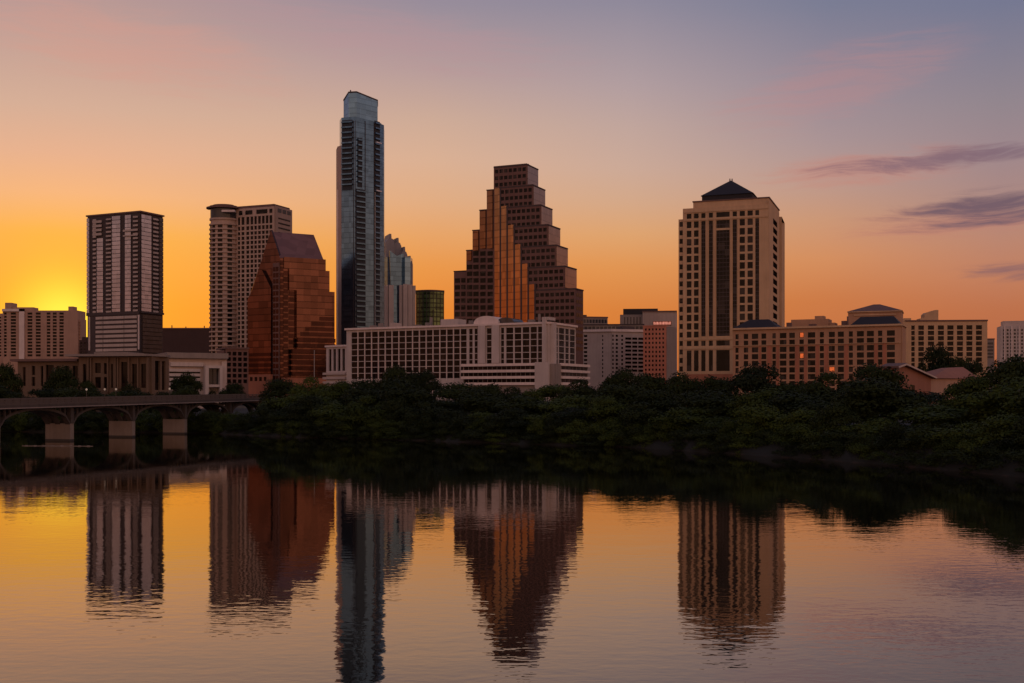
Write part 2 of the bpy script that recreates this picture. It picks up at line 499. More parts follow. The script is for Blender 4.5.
def rect_plan(pxl, pxc, pxr, d, th, maxdepth=60):
    """plan of a rectangular block seen on its corner: left, near corner, right, back"""
    C = P(pxc, d); u = Vector((math.cos(R(th)), -math.sin(R(th)))); v = Vector((math.sin(R(th)), math.cos(R(th))))
    kl = (pxl - 512) / FPX; kr = (pxr - 512) / FPX
    ll = (C.x - kl * C.y) / (u.x - kl * u.y)
    den = v.x - kr * v.y
    lr = (kr * C.y - C.x) / den if abs(den) > 1e-6 else maxdepth
    if lr <= 0 or lr > maxdepth: lr = maxdepth
    A = C - u * ll; B = C + v * lr
    return A, C, B, A + v * lr

def inset(poly, d):
    cx = sum(p[0] for p in poly) / len(poly); cy = sum(p[1] for p in poly) / len(poly)
    out = []
    for x, y in poly:
        v = Vector((x - cx, y - cy)); l = v.length
        v *= (l - d) / l
        out.append(Vector((cx + v.x, cy + v.y)))
    return out

exec_parts = []

# ------------------------------------------------------------------ water and land
mb = MB(); mb.face([(-5000, -900, 0), (5000, -900, 0), (5000, 1500, 0), (-5000, 1500, 0)])
o = link('lake_water', mb.mesh('lake_water'), 'lake_water'); o['kind'] = 'structure'

BANK_PX = [(-300, 330), (0, 318), (120, 312), (200, 305), (300, 274), (400, 258), (520, 237), (600, 224), (640, 219), (690, 205), (740, 195), (785, 186), (850, 172), (930, 156), (1000, 143), (1100, 127), (1250, 108)]
bank = [(-2500, 340), (-600, 334)] + [tuple(P(px, d)) for px, d in BANK_PX] + [(130, 96), (260, 80), (900, 60), (4000, 50)]
def bank_d(px):
    xs = [b[0] for b in BANK_PX]; ys = [b[1] for b in BANK_PX]
    return float(np.interp(px, xs, ys))
# refine
fine = []
for (x0, y0), (x1, y1) in zip(bank[:-1], bank[1:]):
    n = max(1, int(math.hypot(x1 - x0, y1 - y0) / 4)) if -400 < x0 < 200 else 1
    for k in range(n): fine.append((x0 + (x1 - x0) * k / n, y0 + (y1 - y0) * k / n))
fine.append(bank[-1])
rows_ = [(-2, -1.2), (0, -0.15), (1.2, 0.5), (4, 1.5), (10, 2.8), (24, 3.8), (60, 4.5), (160, 4.8), (700, 5), (7000, 5)]
mv, mf = [], []
for j, (off, z) in enumerate(rows_):
    for i, (x, y) in enumerate(fine):
        jig = 0.0 if off > 100 else 1.1 * math.sin(i * 1.7 + 0.6 * math.sin(i * .83)) + 0.8 * math.sin(i * 0.37)
        fx = 1 + off / 700 * 0.6
        mv.append((x * fx, y + off + jig, z + (0.25 * math.sin(i * 2.3 + j) if 1 < j < 7 else 0)))
n = len(fine)
for j in range(len(rows_) - 1):
    for i in range(n - 1): mf.append((j * n + i, j * n + i + 1, (j + 1) * n + i + 1, (j + 1) * n + i))
me = bpy.data.meshes.new('ground'); me.from_pydata(mv, [], mf)
o = link('ground', me, 'ground_soil'); o['kind'] = 'structure'

# ------------------------------------------------------------------ buildings, far to near
TOW = 'downtown towers'

# --- long low dark block far behind
b = Bld('office_block', 'wide low dark brown block on the skyline between the striped tower and the beige tower', 'building', 185, 1300)
fr = Fr(P(162, 1300), P(212, 1300))
mb = MB(); mb.prism([fr.at(0), fr.at(fr.L), fr.at(fr.L, -30), fr.at(0, -30)], 0, fr.z(329))
b.part('wall', mb, 'far_block')
mb = MB(); fr.pbox(mb, 161.5, 212, 327.8, 329, -30.5, 0.6); b.part('parapet', mb, 'brown_cap')
for px, h in ((170.5, 325), (184.5, 326.3), (203, 325.5)):
    mb = MB(); fr.pbox(mb, px - .4, px + .4, h, 327.8, -6, -5); b.part('roof_vent', mb, 'dark_frame')
b.done()

# --- hotel in front of the sun
b = Bld('hotel', 'pale hotel slab at the left edge with the sun setting right behind its roof', 'building', 40, 1030, hide=lambda x, y: y > 358)
fr = Fr(P(3, 1030), P(78, 1030))
mb = MB(); mb.prism([fr.at(0), fr.at(fr.L), fr.at(fr.L, -18), fr.at(0, -18)], 0, fr.z(310.5))
rows = ev(312, 357, 14, 0.68)
facade(b, mb, fr, 310.5, None, [(4.2, 7), (11, 16.3), (27.7, 32.7), (36, 41), (47, 50.7), (53, 57), (59.6, 64)], rows, 0.7, 'brown_glass')
b.part('wall', mb, 'hotel_concrete')
mb = MB(); fr.pbox(mb, 20, 25, 309, 380, 0.7, 2.2); fr.pbox(mb, 3, 25, 309, 311.5, .702, 2.2); b.part('frame', mb, 'white_concrete')
mb = MB(); fr.pbox(mb, 4, 10.5, 302.5, 310.5, -14, -2); b.part('stair_tower', mb, 'hotel_concrete')
mb = MB(); fr.pbox(mb, 10.6, 32, 307, 310.5, -14, -3); b.part('penthouse', mb, 'hotel_concrete')
mb = MB(); fr.pbox(mb, 67, 72, 306.2, 310.5, -12, -3); b.part('lift_room', mb, 'hotel_concrete')
f2 = Fr(P(78.2, 1032), P(80.5, 1032)); mb = MB(); mb.prism([f2.at(0), f2.at(f2.L), f2.at(f2.L, -14), f2.at(0, -14)], 0, f2.z(319))
for k in range(13): f2.box(mb, 0, f2.L + .5, f2.z(322 + 3 * k), f2.z(321 + 3 * k), 0.002, .9)
b.part('balcony_wing', mb, 'hotel_concrete')
b.done()
b = Bld('apartment_block', 'narrow slice of orange lit block cut off by the left edge beside the pale hotel', 'building', -8, 1080, hide=lambda x, y: y > 358)
fr = Fr(P(-22, 1080), P(2.6, 1080)); mb = MB(); mb.prism([fr.at(0), fr.at(fr.L), fr.at(fr.L, -18), fr.at(0, -18)], 0, fr.z(313.5))
facade(b, mb, fr, 313.5, None, ev(-21, 2.5, 6, .5), ev(316, 357, 13, .5), .5, 'brown_glass'); b.part('wall', mb, 'hotel_concrete'); b.done()
b = Bld('low_office', 'low brown building squeezed between the pale hotel and the striped tower', 'building', 84, 1000, hide=lambda x, y: y > 352)
fr = Fr(P(79.5, 1000), P(90, 1000)); mb = MB(); mb.prism([fr.at(0), fr.at(fr.L), fr.at(fr.L, -18), fr.at(0, -18)], 0, fr.z(340))
facade(b, mb, fr, 340, None, ev(80, 89.5, 3, .6), ev(341.5, 354, 4, .5), .4); b.part('wall', mb, 'far_block')
mb = MB(); fr.pbox(mb, 81, 85.5, 336.8, 340, -12, -2); b.part('penthouse', mb, 'far_block'); b.done()

# --- residential tower with vertical glass strips
A, C, B, D = rect_plan(87, 140, 163.3, 870, 25, 30)
b = Bld('residential_tower', 'dark tower of pale vertical glass strips with a louvred podium, rising right of the sunset', 'tower', 125, 880, TOW, hide=lambda x, y: y > 352)
poly = [A, C, B, D]
ff, fs = Fr(A, C), Fr(C, B)
mb = MB(); mb.prism(inset(poly, .4), 0, ff.z(214.5)); b.part('wall', mb, 'dark_frame')
mb = MB(); mb.prism(inset(poly, -1.0), ff.z(214.5), ff.z(213)); b.part('roof_rim', mb, 'brown_cap')
rowsT = [(216.5 + 4.2 * k, 220.2 + 4.2 * k) for k in range(23)]
def panes(fr, p0, p1, rows, mat='pale_glass', n=.45):
    for y0, y1 in rows: b.win(fr, fr.up(p0), fr.up(p1), fr.z(y1), fr.z(y0), n, mat, 'glass_panel', .3)
for p0, p1, r_ in ((87.3, 89.8, rowsT), (97.4, 103.6, rowsT[5:]), (112.6, 120.8, rowsT), (125.6, 131.4, rowsT)): panes(ff, p0, p1, r_)
panes(fs, 141, 150.6, rowsT); panes(fs, 158.6, 162.6, rowsT, 'grey_glass')
def balcony(fr, p0, p1, y0, y1, n1, mat='pale_grey'):
    b.win(fr, fr.up(p0), fr.up(p1), fr.z(y1), fr.z(y0), n1, mat, 'balcony', n1 - .41)
for k, (y0, y1) in enumerate(rowsT):
    balcony(ff, 94.2, 97.2, y0 + 1.5, y0 + 3.4, 1.0); balcony(ff, 107.4, 112.3, y0 + 1.9, y0 + 3.5, 1.0); balcony(ff, 134.4, 138.8, y0 + 1.7, y0 + 3.5, 1.0); balcony(fs, 152, 157, y0 + 1.6, y0 + 3.4, 1.0)
for (p0, p1, y0, y1, n0) in [(93.8, 102.6, 219.5 + 4.2 * k, 222 + 4.2 * k, .8) for k in range(4)] + [(124.5, 138.6, 231, 233, 1.1), (124.5, 138.6, 236.5, 237.8, 1.1)]:
    mb = MB(); ff.pbox(mb, p0, p1, y0, y1, n0, n0 + .7); b.part('sky_terrace', mb, 'pale_grey')
mb = MB(); ff.pbox(mb, 87.5, 139.9, 312, 315.2, .5, 1.4); fs.pbox(mb, 140.3, 163, 312, 314, .5, 1.2); b.part('band_course', mb, 'dark_frame')
mb = MB(); ff.pbox(mb, 90, 140, 315.2, 356, .42, 1.0); b.part('podium_wall', mb, 'dark_frame')
for k in range(8):
    y = 316.5 + 4.6 * k
    for p0, p1 in ((97, 104), (104.7, 125), (125.6, 138)):
        mb = MB(); ff.pbox(mb, p0, p1, y, y + 2.7, 1.0, 1.5); b.part('louvre', mb, 'pale_grey')
for p in (90.8, 140.0):
    mb = MB(); ff.pbox(mb, p - .45, p + .45, 316, 350, 1.002, 1.8); b.part('fin', mb, 'white_concrete')
for y in np.arange(315.5, 352, 4.2): b.win(fs, fs.up(142), fs.up(162), fs.z(y + 3.6), fs.z(y), .45, 'grey_glass', 'podium_window', .1)
b.done()

# --- beige tower with round roof
A, C, B, D = rect_plan(231, 275, 291.8, 780, 22, 34)
b = Bld('apartment_tower', 'tall beige apartment tower with a round overhanging roof and rows of balconies', 'tower', 250, 790, TOW, hide=lambda x, y: y > 352 or (x > 268 and y > 250))
ff, fs = Fr(A, C), Fr(C, B)
mb = MB(); mb.prism(inset([A, C, B, D], .6), 0, ff.z(208))
colsT = [(238.4, 240.6), (242, 245), (246.8, 249.8), (251, 253.8), (254.8, 257.4), (258.5, 261.4), (262.4, 265.2), (266.2, 269), (269.9, 272.9)]
rw = [(y, y + 3.3) for y in np.arange(231.5, 352, 4.7)]
up_rows = [(216.6, 224.4), (226, 230)] + rw
facade(b, mb, ff, 208, None, [(c0, c1, up_rows) for c0, c1 in colsT], rw, .7, 'brown_glass')
fs.pbox(mb, 275.2, 291.6, 208, 400, 0, .5)
b.part('wall', mb, 'beige_stone')
mb = MB(); mb.prism(inset([A, C, B, D], 1.4), ff.z(207.9), ff.z(205.2)); b.part('roof_slab', mb, 'brown_cap')
for p0, p1 in ((239.5, 243), (246, 253), (257, 268), (270, 273)): b.win(ff, ff.up(p0), ff.up(p1), ff.z(214.5), ff.z(210.2), .75, 'dark_glass', 'crown_window', .06)
for k in range(3): b.win(fs, fs.L * (.12 + .28 * k), fs.L * (.34 + .28 * k), fs.z(214), fs.z(210), .55, 'grey_glass', 'crown_window', .06)
for y in np.arange(219, 345, 4.7): b.win(fs, fs.L * .15, fs.L * .85, fs.z(y + 1.5), fs.z(y), .55, 'brown_glass', 'side_window', .06)
# round balcony bay at the left
cc = P(223.6, 792); r_ = 14.2 * 792 / FPX
def ring(r, a0=200, a1=-20, n=22): return [cc + Vector((math.cos(R(a0 + (a1 - a0) * k / n)) * r, -abs(1) * math.sin(R(a0 + (a1 - a0) * k / n)) * r * .8)) for k in range(n + 1)]
f0 = Fr(P(209, 783), P(238.5, 783))
zt = f0.z(217.5)
mb = MB(); mb.prism(ring(r_ * .9), 0, zt); b.part('bay_wall', mb, 'beige_stone')
mb = MB(); mb.prism(ring(r_ * .92), zt + .02, f0.z(207.5)); b.part('lantern', mb, 'grey_glass')
mb = MB(); mb.prism(ring(r_ * 1.2), f0.z(207), f0.z(205.6)); mb.prism(ring(r_ * .97), f0.z(205.6), f0.z(204.2)); mb.prism(ring(r_ * .72), f0.z(204.2), f0.z(203)); b.part('round_roof', mb, 'brown_cap')
mb = MB(); mb.prism(ring(r_ * .98), f0.z(218.8), f0.z(217)); b.part('cornice', mb, 'beige_stone')
for k in range(28):
    y = 222.5 + 4.7 * k
    mb = MB(); mb.prism(ring(r_), f0.z(y + 1.5), f0.z(y)); b.part('balcony', mb, 'beige_stone')
def ring_pt(a, r): return cc + Vector((math.cos(R(a)) * r, -math.sin(R(a)) * r * .8))
for k in range(28):
    y = 222.5 + 4.7 * k
    for a0, a1, mt in ((160, 148, 'brown_glass'), (134, 118, 'brown_glass'), (104, 84, 'brown_glass'), (62, 40, 'dark_glass')):
        f3 = Fr(ring_pt(a0, r_ * .915), ring_pt(a1, r_ * .915))
        b.win(f3, 0, f3.L, f0.z(y + 4.6), f0.z(y + 1.6), .12, mt, 'balcony_window', .2)
mb = MB(); f0.pbox(mb, 222, 235, 210, 212, r_ * -.0 - 2, 1.0); b.part('crown_beam', mb, 'white_concrete')
b.done()

# --- tall blue tower
b = Bld('glass_skyscraper', 'tallest tower, slim blue glass with a slanted glass lantern on top', 'tower', 361, 745, TOW, hide=lambda x, y: y > 340 or (y > 322 and x > 347))
def chain(pts): return [P(px, d) for px, d in pts]
sh = chain([(339.6, 746), (341.5, 738), (355.6, 735), (374.5, 746), (384, 754)])
back = [P(384.6, 768), P(378, 782), sh[0] + Vector((6, 24))]
zsh = Z(117.3, 737)
mb = MB(); mb.loft([(*p, 0) for p in sh + back], [(*p, z) for p, z in zip(sh + back, [zsh, zsh, zsh, zsh - .5, zsh - 1.0, zsh - 2, zsh - 2, zsh - 1])]); b.part('shaft', mb, 'blue_glass')
cp = chain([(343.6, 748), (348.6, 741), (356.6, 740), (377.6, 753)])
cpb = [P(377.8, 764), P(350, 768)]
zc = Z(92.6, 740)
mb = MB(); mb.loft([(*p, zsh - 3) for p in cp + cpb], [(*p, z) for p, z in zip(cp + cpb, [zc - 3.4, zc, zc, zc - 2.2, zc - 3, zc - 4])]); b.part('lantern', mb, 'crown_glass')
mb = MB(); mb.loft([(*p, z) for p, z in zip(inset(cp + cpb, -.25), [zc - 3.35, zc + .05, zc + .05, zc - 2.15, zc - 2.95, zc - 3.95])], [(*p, z) for p, z in zip(inset(cp + cpb, -.25), [zc - 2.5, zc + .9, zc + .9, zc - 1.3, zc - 2.1, zc - 3.1])]); b.part('coping', mb, 'dark_frame')
mb = MB(); p = P(350.5, 742); mb.tube((p.x, p.y, zc), (p.x, p.y, zc + 2.2), .5, .4); b.part('mast', mb, 'dark_frame')
f1 = Fr(sh[1], sh[2]); f2 = Fr(sh[2], sh[3]); f3 = Fr(sh[3], sh[4])
# left shoulder wing
sw = chain([(336.2, 752), (337.5, 742), (341.4, 738.6)]); swb = [P(343, 756), P(338, 760)]
mb = MB(); mb.prism(sw + swb, 0, Z(147.5, 745)); b.part('shoulder', mb, 'beige_stone')
mb = MB(); p = sw[1]; mb.prism([p + Vector((-.5, -.6)), p + Vector((.5, -.6)), p + Vector((.5, .4)), p + Vector((-.5, .4))], 0, Z(190, 742)); b.part('fin', mb, 'white_concrete')
mb = MB(); p = sh[3]; mb.prism([p + Vector((.2, -.6)), p + Vector((.7, -.5)), p + Vector((.7, .2)), p + Vector((.2, .2))], 40, Z(192, 745)); b.part('fin', mb, 'grey_metal')
# balcony bays: recess shade painted as dark panels, plus their slabs
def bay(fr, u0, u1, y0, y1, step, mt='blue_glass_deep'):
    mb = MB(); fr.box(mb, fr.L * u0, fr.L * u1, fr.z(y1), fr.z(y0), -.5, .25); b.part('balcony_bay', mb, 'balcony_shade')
    for y in np.arange(y0 + 1.5, y1 - 1, step):
        b.win(fr, fr.L * u0 - .15, fr.L * u1 + .15, fr.z(y + 1.35), fr.z(y), .7, 'blue_glass', 'balcony', .6)
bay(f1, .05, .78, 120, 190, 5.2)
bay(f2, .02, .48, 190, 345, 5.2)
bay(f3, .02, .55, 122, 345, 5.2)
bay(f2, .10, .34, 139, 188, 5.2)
mb = MB()
for fr_, us in ((f1, (.86, .99)), (f2, (.5, .98))):
    for u in us: fr_.box(mb, fr_.L * u - .12, fr_.L * u + .12, 0, fr_.z(121), .02, .35)
b.part('mullion', mb, 'dark_frame')
mb = MB(); f3.pbox(mb, 374.8, 380, 143, 144.2, .3, 1.6); f3.pbox(mb, 374.8, 380, 191, 192.2, .3, 1.6); b.part('ledge', mb, 'pale_glass')
b.done()

# --- crown-topped tower
b = Bld('crowned_tower', 'grey blue tower with stepped pointed crown tucked right behind the tallest tower', 'tower', 400, 850, TOW, hide=lambda x, y: y > 322)
pl = chain([(383, 850), (387.5, 843), (390, 842), (393.5, 848), (402, 848), (405, 842), (410.5, 845), (412.6, 856)]); pb = [P(412, 885), P(386, 885)]
mb = MB(); mb.prism(pl + pb, 0, Z(258, 850)); b.part('shaft', mb, 'crown_glass')
for (p0, p1, top, bot, dd) in ((386, 394, 238, 262, 846), (393.6, 401, 242, 264, 850), (400.6, 407, 251, 270, 847), (406.6, 412.3, 260, 285, 849)):
    f_ = Fr(P(p0, dd), P(p1, dd + 2))
    mb = MB(); L = f_.L; zb, zt = f_.z(bot), f_.z(top)
    f_.slab(mb, [(0, zb), (L, zb), (L, zt - 3.2), (L * .80, zt - .6), (L * .66, zt - .6), (L * .62, zt + 3), (L * .38, zt + 3), (L * .34, zt - .6), (L * .2, zt - .6), (0, zt - 3.2)], -14, 1.2)
    b.part('crown_gable', mb, 'crown_stone')
mb = MB(); f_ = Fr(P(389.2, 841), P(403.5, 846)); L = f_.L
f_.slab(mb, [(L * .25, 3), (L * .78, 3), (L, f_.z(253)), (L * .5, f_.z(256)), (L * .02, f_.z(251))], -1, .8); b.part('glass_fold', mb, 'blue_glass')
for p0, p1, top, dd in ((386.3, 388.4, 285, 840), (388.9, 393.6, 285, 839), (399.4, 402.6, 285, 841), (403.2, 407.6, 284, 840), (408, 412.4, 284.5, 842), (412.6, 415.7, 285.5, 852)):
    f_ = Fr(P(p0, dd), P(p1, dd + .5)); mb = MB(); f_.box(mb, 0, f_.L, 3, f_.z(top), -9, 0); b.part('stone_pier', mb, 'pale_grey')
b.done()

# --- green glass block
b = Bld('glass_office', 'small dark green glass office with a curved front between two taller towers', 'building', 430, 900, hide=lambda x, y: y > 322)
pts = []
for k in range(9):
    t = k / 8; px = 416.2 + 27.6 * t; pts.append(P(px, 905 - 9 * math.sin(math.pi * (.15 + .75 * t))))
ptb = [P(443.8, 930), P(416.2, 930)]
mb = MB(); mb.prism(pts + ptb, 0, Z(292, 900)); b.part('wall', mb, 'green_glass')
mb = MB(); mb.prism(inset(pts + ptb, -.5), Z(291.9, 900), Z(290.2, 900)); b.part('roof_rim', mb, 'dark_frame')
mb = MB()
for p in pts: mb.prism([p + Vector((-.2, -.35)), p + Vector((.2, -.35)), p + Vector((.2, .1)), p + Vector((-.2, .1))], 3, Z(292.2, 900))
b.part('mullion', mb, 'dark_frame')
b.done()

# --- mid distance right of the stepped tower
b = Bld('glass_roofed_office', 'grey office with a glassy top floor peeking out right of the stepped tower', 'building', 596, 950, hide=lambda x, y: y > 330)
fr = Fr(P(578, 955), P(607.5, 960)); mb = MB(); mb.prism([fr.at(0), fr.at(fr.L), fr.at(fr.L, -25), fr.at(0, -25)], 0, fr.z(318))
facade(b, mb, fr, 318, None, ev(580, 607, 9, .75), [(319.5, 323), (325, 329)], .4, 'grey_glass'); b.part('wall', mb, 'grey_concrete')
mb = MB(); fr.pbox(mb, 577.8, 607.9, 316.6, 318, -25.2, .7); b.part('parapet', mb, 'brown_cap')
mb = MB(); fr.pbox(mb, 582, 588, 314.6, 316.6, -14, -4); b.part('roof_plant', mb, 'dark_frame')
b.done()

b = Bld('ribbed_office', 'wide grey ribbed office with a dark penthouse and a small glowing rooftop sign', 'building', 648, 900, hide=lambda x, y: y > 328 and not x > 672)
fr = Fr(P(620, 900), P(642.5, 898)); f2 = Fr(P(642.5, 893), P(677, 889))
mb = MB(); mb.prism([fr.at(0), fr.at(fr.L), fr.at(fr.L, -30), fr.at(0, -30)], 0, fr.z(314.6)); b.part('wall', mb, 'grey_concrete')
mb = MB(); mb.prism([f2.at(0), f2.at(f2.L), f2.at(f2.L, -30), f2.at(0, -30)], 0, f2.z(311.8))
for px in np.arange(643.2, 660, 1.7): f2.pbox(mb, px, px + .6, 312.5, 327, 0, .8)
for px in np.arange(661, 677, 3.4): f2.pbox(mb, px, px + .5, 312.5, 360, 0, .5)
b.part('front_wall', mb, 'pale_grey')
mb = MB(); fr.pbox(mb, 623, 658, 308, 314.6, -28, -8); b.part('penthouse', mb, 'dark_roof')
mb = MB(); f2.pbox(mb, 642, 677, 310.8, 311.9, -2, .9); b.part('parapet', mb, 'brown_cap')
for px in np.arange(624, 641, 3.1): b.win(fr, fr.up(px), fr.up(px + 1.2), fr.z(327), fr.z(317), .06, 'grey_glass')
mb = MB()
px = 653.6
for w in (1.2, .8, 1.5, .9, 1.3, .7, 1.4, 1.1, 1.5, .9, 1.2):
    f2.pbox(mb, px, px + w, 321.9 if w > .9 else 322.5, 324.6, .9, 1.3); px += w + .45
sg = MB(); f2.pbox(sg, 653, 671.5, 321.2, 325.2, .5, .88); s_ = b.part('sign', sg, 'red_brick'); me = mb.mesh('lettering', b.loc); fix_normals(me); link('lettering', me, 'lit_sign', s_)
b.done()

b = Bld('low_roof_office', 'dark greenish flat roofed office strip behind the pale slab building', 'building', 612, 840, hide=lambda x, y: y > 331)
fr = Fr(P(578, 842), P(644, 838)); mb = MB(); mb.prism([fr.at(0), fr.at(fr.L), fr.at(fr.L, -25), fr.at(0, -25)], 0, fr.z(325.2))
facade(b, mb, fr, 325.2, None, ev(580, 643, 16, .8), [(326.5, 329.5)], .3, 'grey_glass'); b.part('wall', mb, 'grey_concrete')
mb = MB(); fr.pbox(mb, 577.6, 644.4, 324, 325.2, -25.4, .6); b.part('roof_rim', mb, 'dark_frame'); b.done()

b = Bld('slab_building', 'pale grey slab building with blank end wall and thin white roof line', 'building', 610, 770, hide=lambda x, y: y > 374)
A, C_ = P(575, 776), P(594, 772)
E1, E2 = P(611.5, 768), P(643.5, 775)
f0, f1, f2 = Fr(A, C_), Fr(C_, E1), Fr(E1, E2)
mb = MB(); mb.prism([f0.at(0), f0.at(f0.L), f1.at(f1.L), f2.at(f2.L), f2.at(f2.L, -18), f0.at(0, -18)], 0, f0.z(332.2))
rws = [(y, y + 2.1) for y in np.arange(335, 376, 4.0)]
facade(b, mb, f0, 332.2, None, [(584, 587.4)], rws, .4, 'brown_glass', ext=(0, .2))
facade(b, mb, f1, 332.2, None, [(602.2, 603.4)], rws, .4, 'brown_glass')
facade(b, mb, f2, 332.2, None, [(612, 613.6), (615.5, 617.8), (621, 623)], rws, .4, 'brown_glass')
b.part('wall', mb, 'pale_grey')
for y in np.arange(337.5, 372, 4.0):
    for p0, p1 in ((625, 631), (632, 637), (638, 643)): b.win(f2, f2.up(p0), f2.up(p1), f2.z(y + 2.2), f2.z(y), .43, 'brown_glass', 'ribbon_window', .03)
mb = MB(); rp = [f0.at(0, 1.2), f0.at(f0.L, 1.2), f1.at(f1.L, 1.3), f2.at(f2.L, 1.3), f2.at(f2.L, -18.5), f0.at(0, -18.5)]
mb.prism(rp, f0.z(332.1), f0.z(329.6)); b.part('roof_slab', mb, 'white_concrete')
mb = MB(); f2.pbox(mb, 625, 637, 325.8, 329.5, -14, -4); b.part('penthouse', mb, 'dark_frame')
b.done()

b = Bld('brick_office', 'salmon pink office with a grid of small square windows beside the pyramid topped tower', 'building', 657, 740, hide=lambda x, y: y > 376)
A, C, B = P(643.3, 741), P(666, 737), P(676, 748)
ff, fs = Fr(A, C), Fr(C, B)
mb = MB(); mb.prism([A, C, B, B + Vector((-4, 14)), A + Vector((2, 16))], 0, ff.z(326.5))
facade(b, mb, ff, 326.5, None, ev(644.2, 665, 6, .5), ev(327.2, 376.4, 11, .48), .4, 'brown_glass')
b.part('wall', mb, 'salmon_brick')
mb = MB(); fs.box(mb, .45, fs.L, 3, ff.z(326.5), 0, .3); b.part('end_wall', mb, 'grey_concrete')
mb = MB(); ff.pbox(mb, 643, 666.3, 325.4, 326.5, -12, .6); b.part('parapet', mb, 'salmon_brick')
b.done()

# --- stepped granite tower
b = Bld('stepped_tower', 'brown stepped ziggurat tower with golden glass fins down the middle', 'tower', 520, 640, TOW, hide=lambda x, y: y > 326)
D0 = 640; TH = 24
u = Vector((math.cos(R(TH)), -math.sin(R(TH)))); v = Vector((math.sin(R(TH)), math.cos(R(TH))))
C0 = P(527.2, D0)                 # near right corner of the top block
def pl(uu, vv): return C0 + u * uu + v * vv
def u_of(px, vv):
    o_ = C0 + v * vv; k = (px - 512) / FPX
    return (k * o_.y - o_.x) / (u.x - k * u.y)
DV = 1.3
tops = [164.4, 185, 205, 224.6, 245, 266, 288.5]
Rpx = [527.2, 533.2, 541, 548.2, 556.2, 564.8, 575.6]
Epx = [538, 545, 552.2, 560, 567.6, 576.4, 583.2]
gold_l = [494, 500.4, 507.2, 514.2, 521.4, 528.4]   # left edges of the fins
gold_r = [499.6, 506.4, 513.4, 520.4, 527.4, 534.2]
walls = MB(); ends = MB()
for k in range(7):
    vv = -DV * k
    uR = u_of(Rpx[k], vv)
    uL = u_of(494 if k == 0 else gold_r[k - 1] + .1, vv)
    ff = Fr(pl(uL, vv), pl(uR, vv))
    # depth so that the end face reaches its far edge
    kx = (Epx[k] - 512) / FPX; o_ = pl(uR, vv)
    dep = (kx * o_.y - o_.x) / (v.x - kx * v.y)
    dep = min(max(dep, 8), 40)
    zt = Z(tops[k], o_.y)
    bot = 3.0
    mb = MB(); mb.prism([pl(uL, vv), pl(uR, vv), pl(uR, vv + dep), pl(uL, vv + dep)], bot, zt - .5)
    rws = [(tops[k] + 4.2 + 6.75 * j, tops[k] + 7.9 + 6.75 * j) for j in range(3 if k < 6 else 9)]
    n_ = max(3, int(round(ff.L / 4.3)))
    wd = Rpx[k] - (494 if k == 0 else gold_r[k - 1])
    px0 = 494.5 if k == 0 else gold_r[k - 1] + .6
    facade(b, mb, ff, tops[k] + .5, 400, ev(px0, Rpx[k] - .6, max(3, int(wd / 4.7)), .74), rws, .35, 'dark_glass')
    b.part('terrace', mb, 'brown_granite')
    fs = Fr(pl(uR, vv), pl(uR, vv + dep))
    mb = MB(); fs.box(mb, .1, dep - .3, Z(tops[k] + 21.5, o_.y), zt - .7, .02, .3)
    if k < 6: b.part('end_glazing', mb, 'mauve_glass')
    else:
        for j in range(9):
            for q_ in range(3): b.win(fs, dep * (.08 + .31 * q_), dep * (.32 + .31 * q_), Z(tops[k] + 7.6 + 6.75 * j, o_.y), Z(tops[k] + 4.2 + 6.75 * j, o_.y), .06, 'dark_glass', 'side_window', .05)
    mb = MB(); mb.prism([pl(uL - .1, vv - .5), pl(uR + .35, vv - .5), pl(uR + .35, vv + dep), pl(uL - .1, vv + dep)], zt - .48, zt + .25); b.part('coping', mb, 'dark_frame')
ftop = [186, 205, 224.8, 245, 265, 286]
for k in range(6):
    vf = -DV * (k + 1) if k < 5 else -DV * 6
    vb = vf + DV
    ur = u_of(gold_r[k], vf - .4); ul = u_of(gold_l[k] + .5, vb - .4)
    zt = Z(ftop[k], D0)
    mb = MB(); mb.prism([pl(ul, vb - .4), pl(ur, vf - .4), pl(ur, vf + 2.5), pl(ul, vb + 1.2)], 3, zt); b.part('golden_fin', mb, 'gold_glass')
    mb = MB(); mb.prism([pl(ur + .02, vf - .55), pl(ur + .95, vf - .5), pl(ur + .95, vf + .4), pl(ur + .02, vf + .4)], 3, zt + .3); b.part('fin_edge', mb, 'dark_frame')
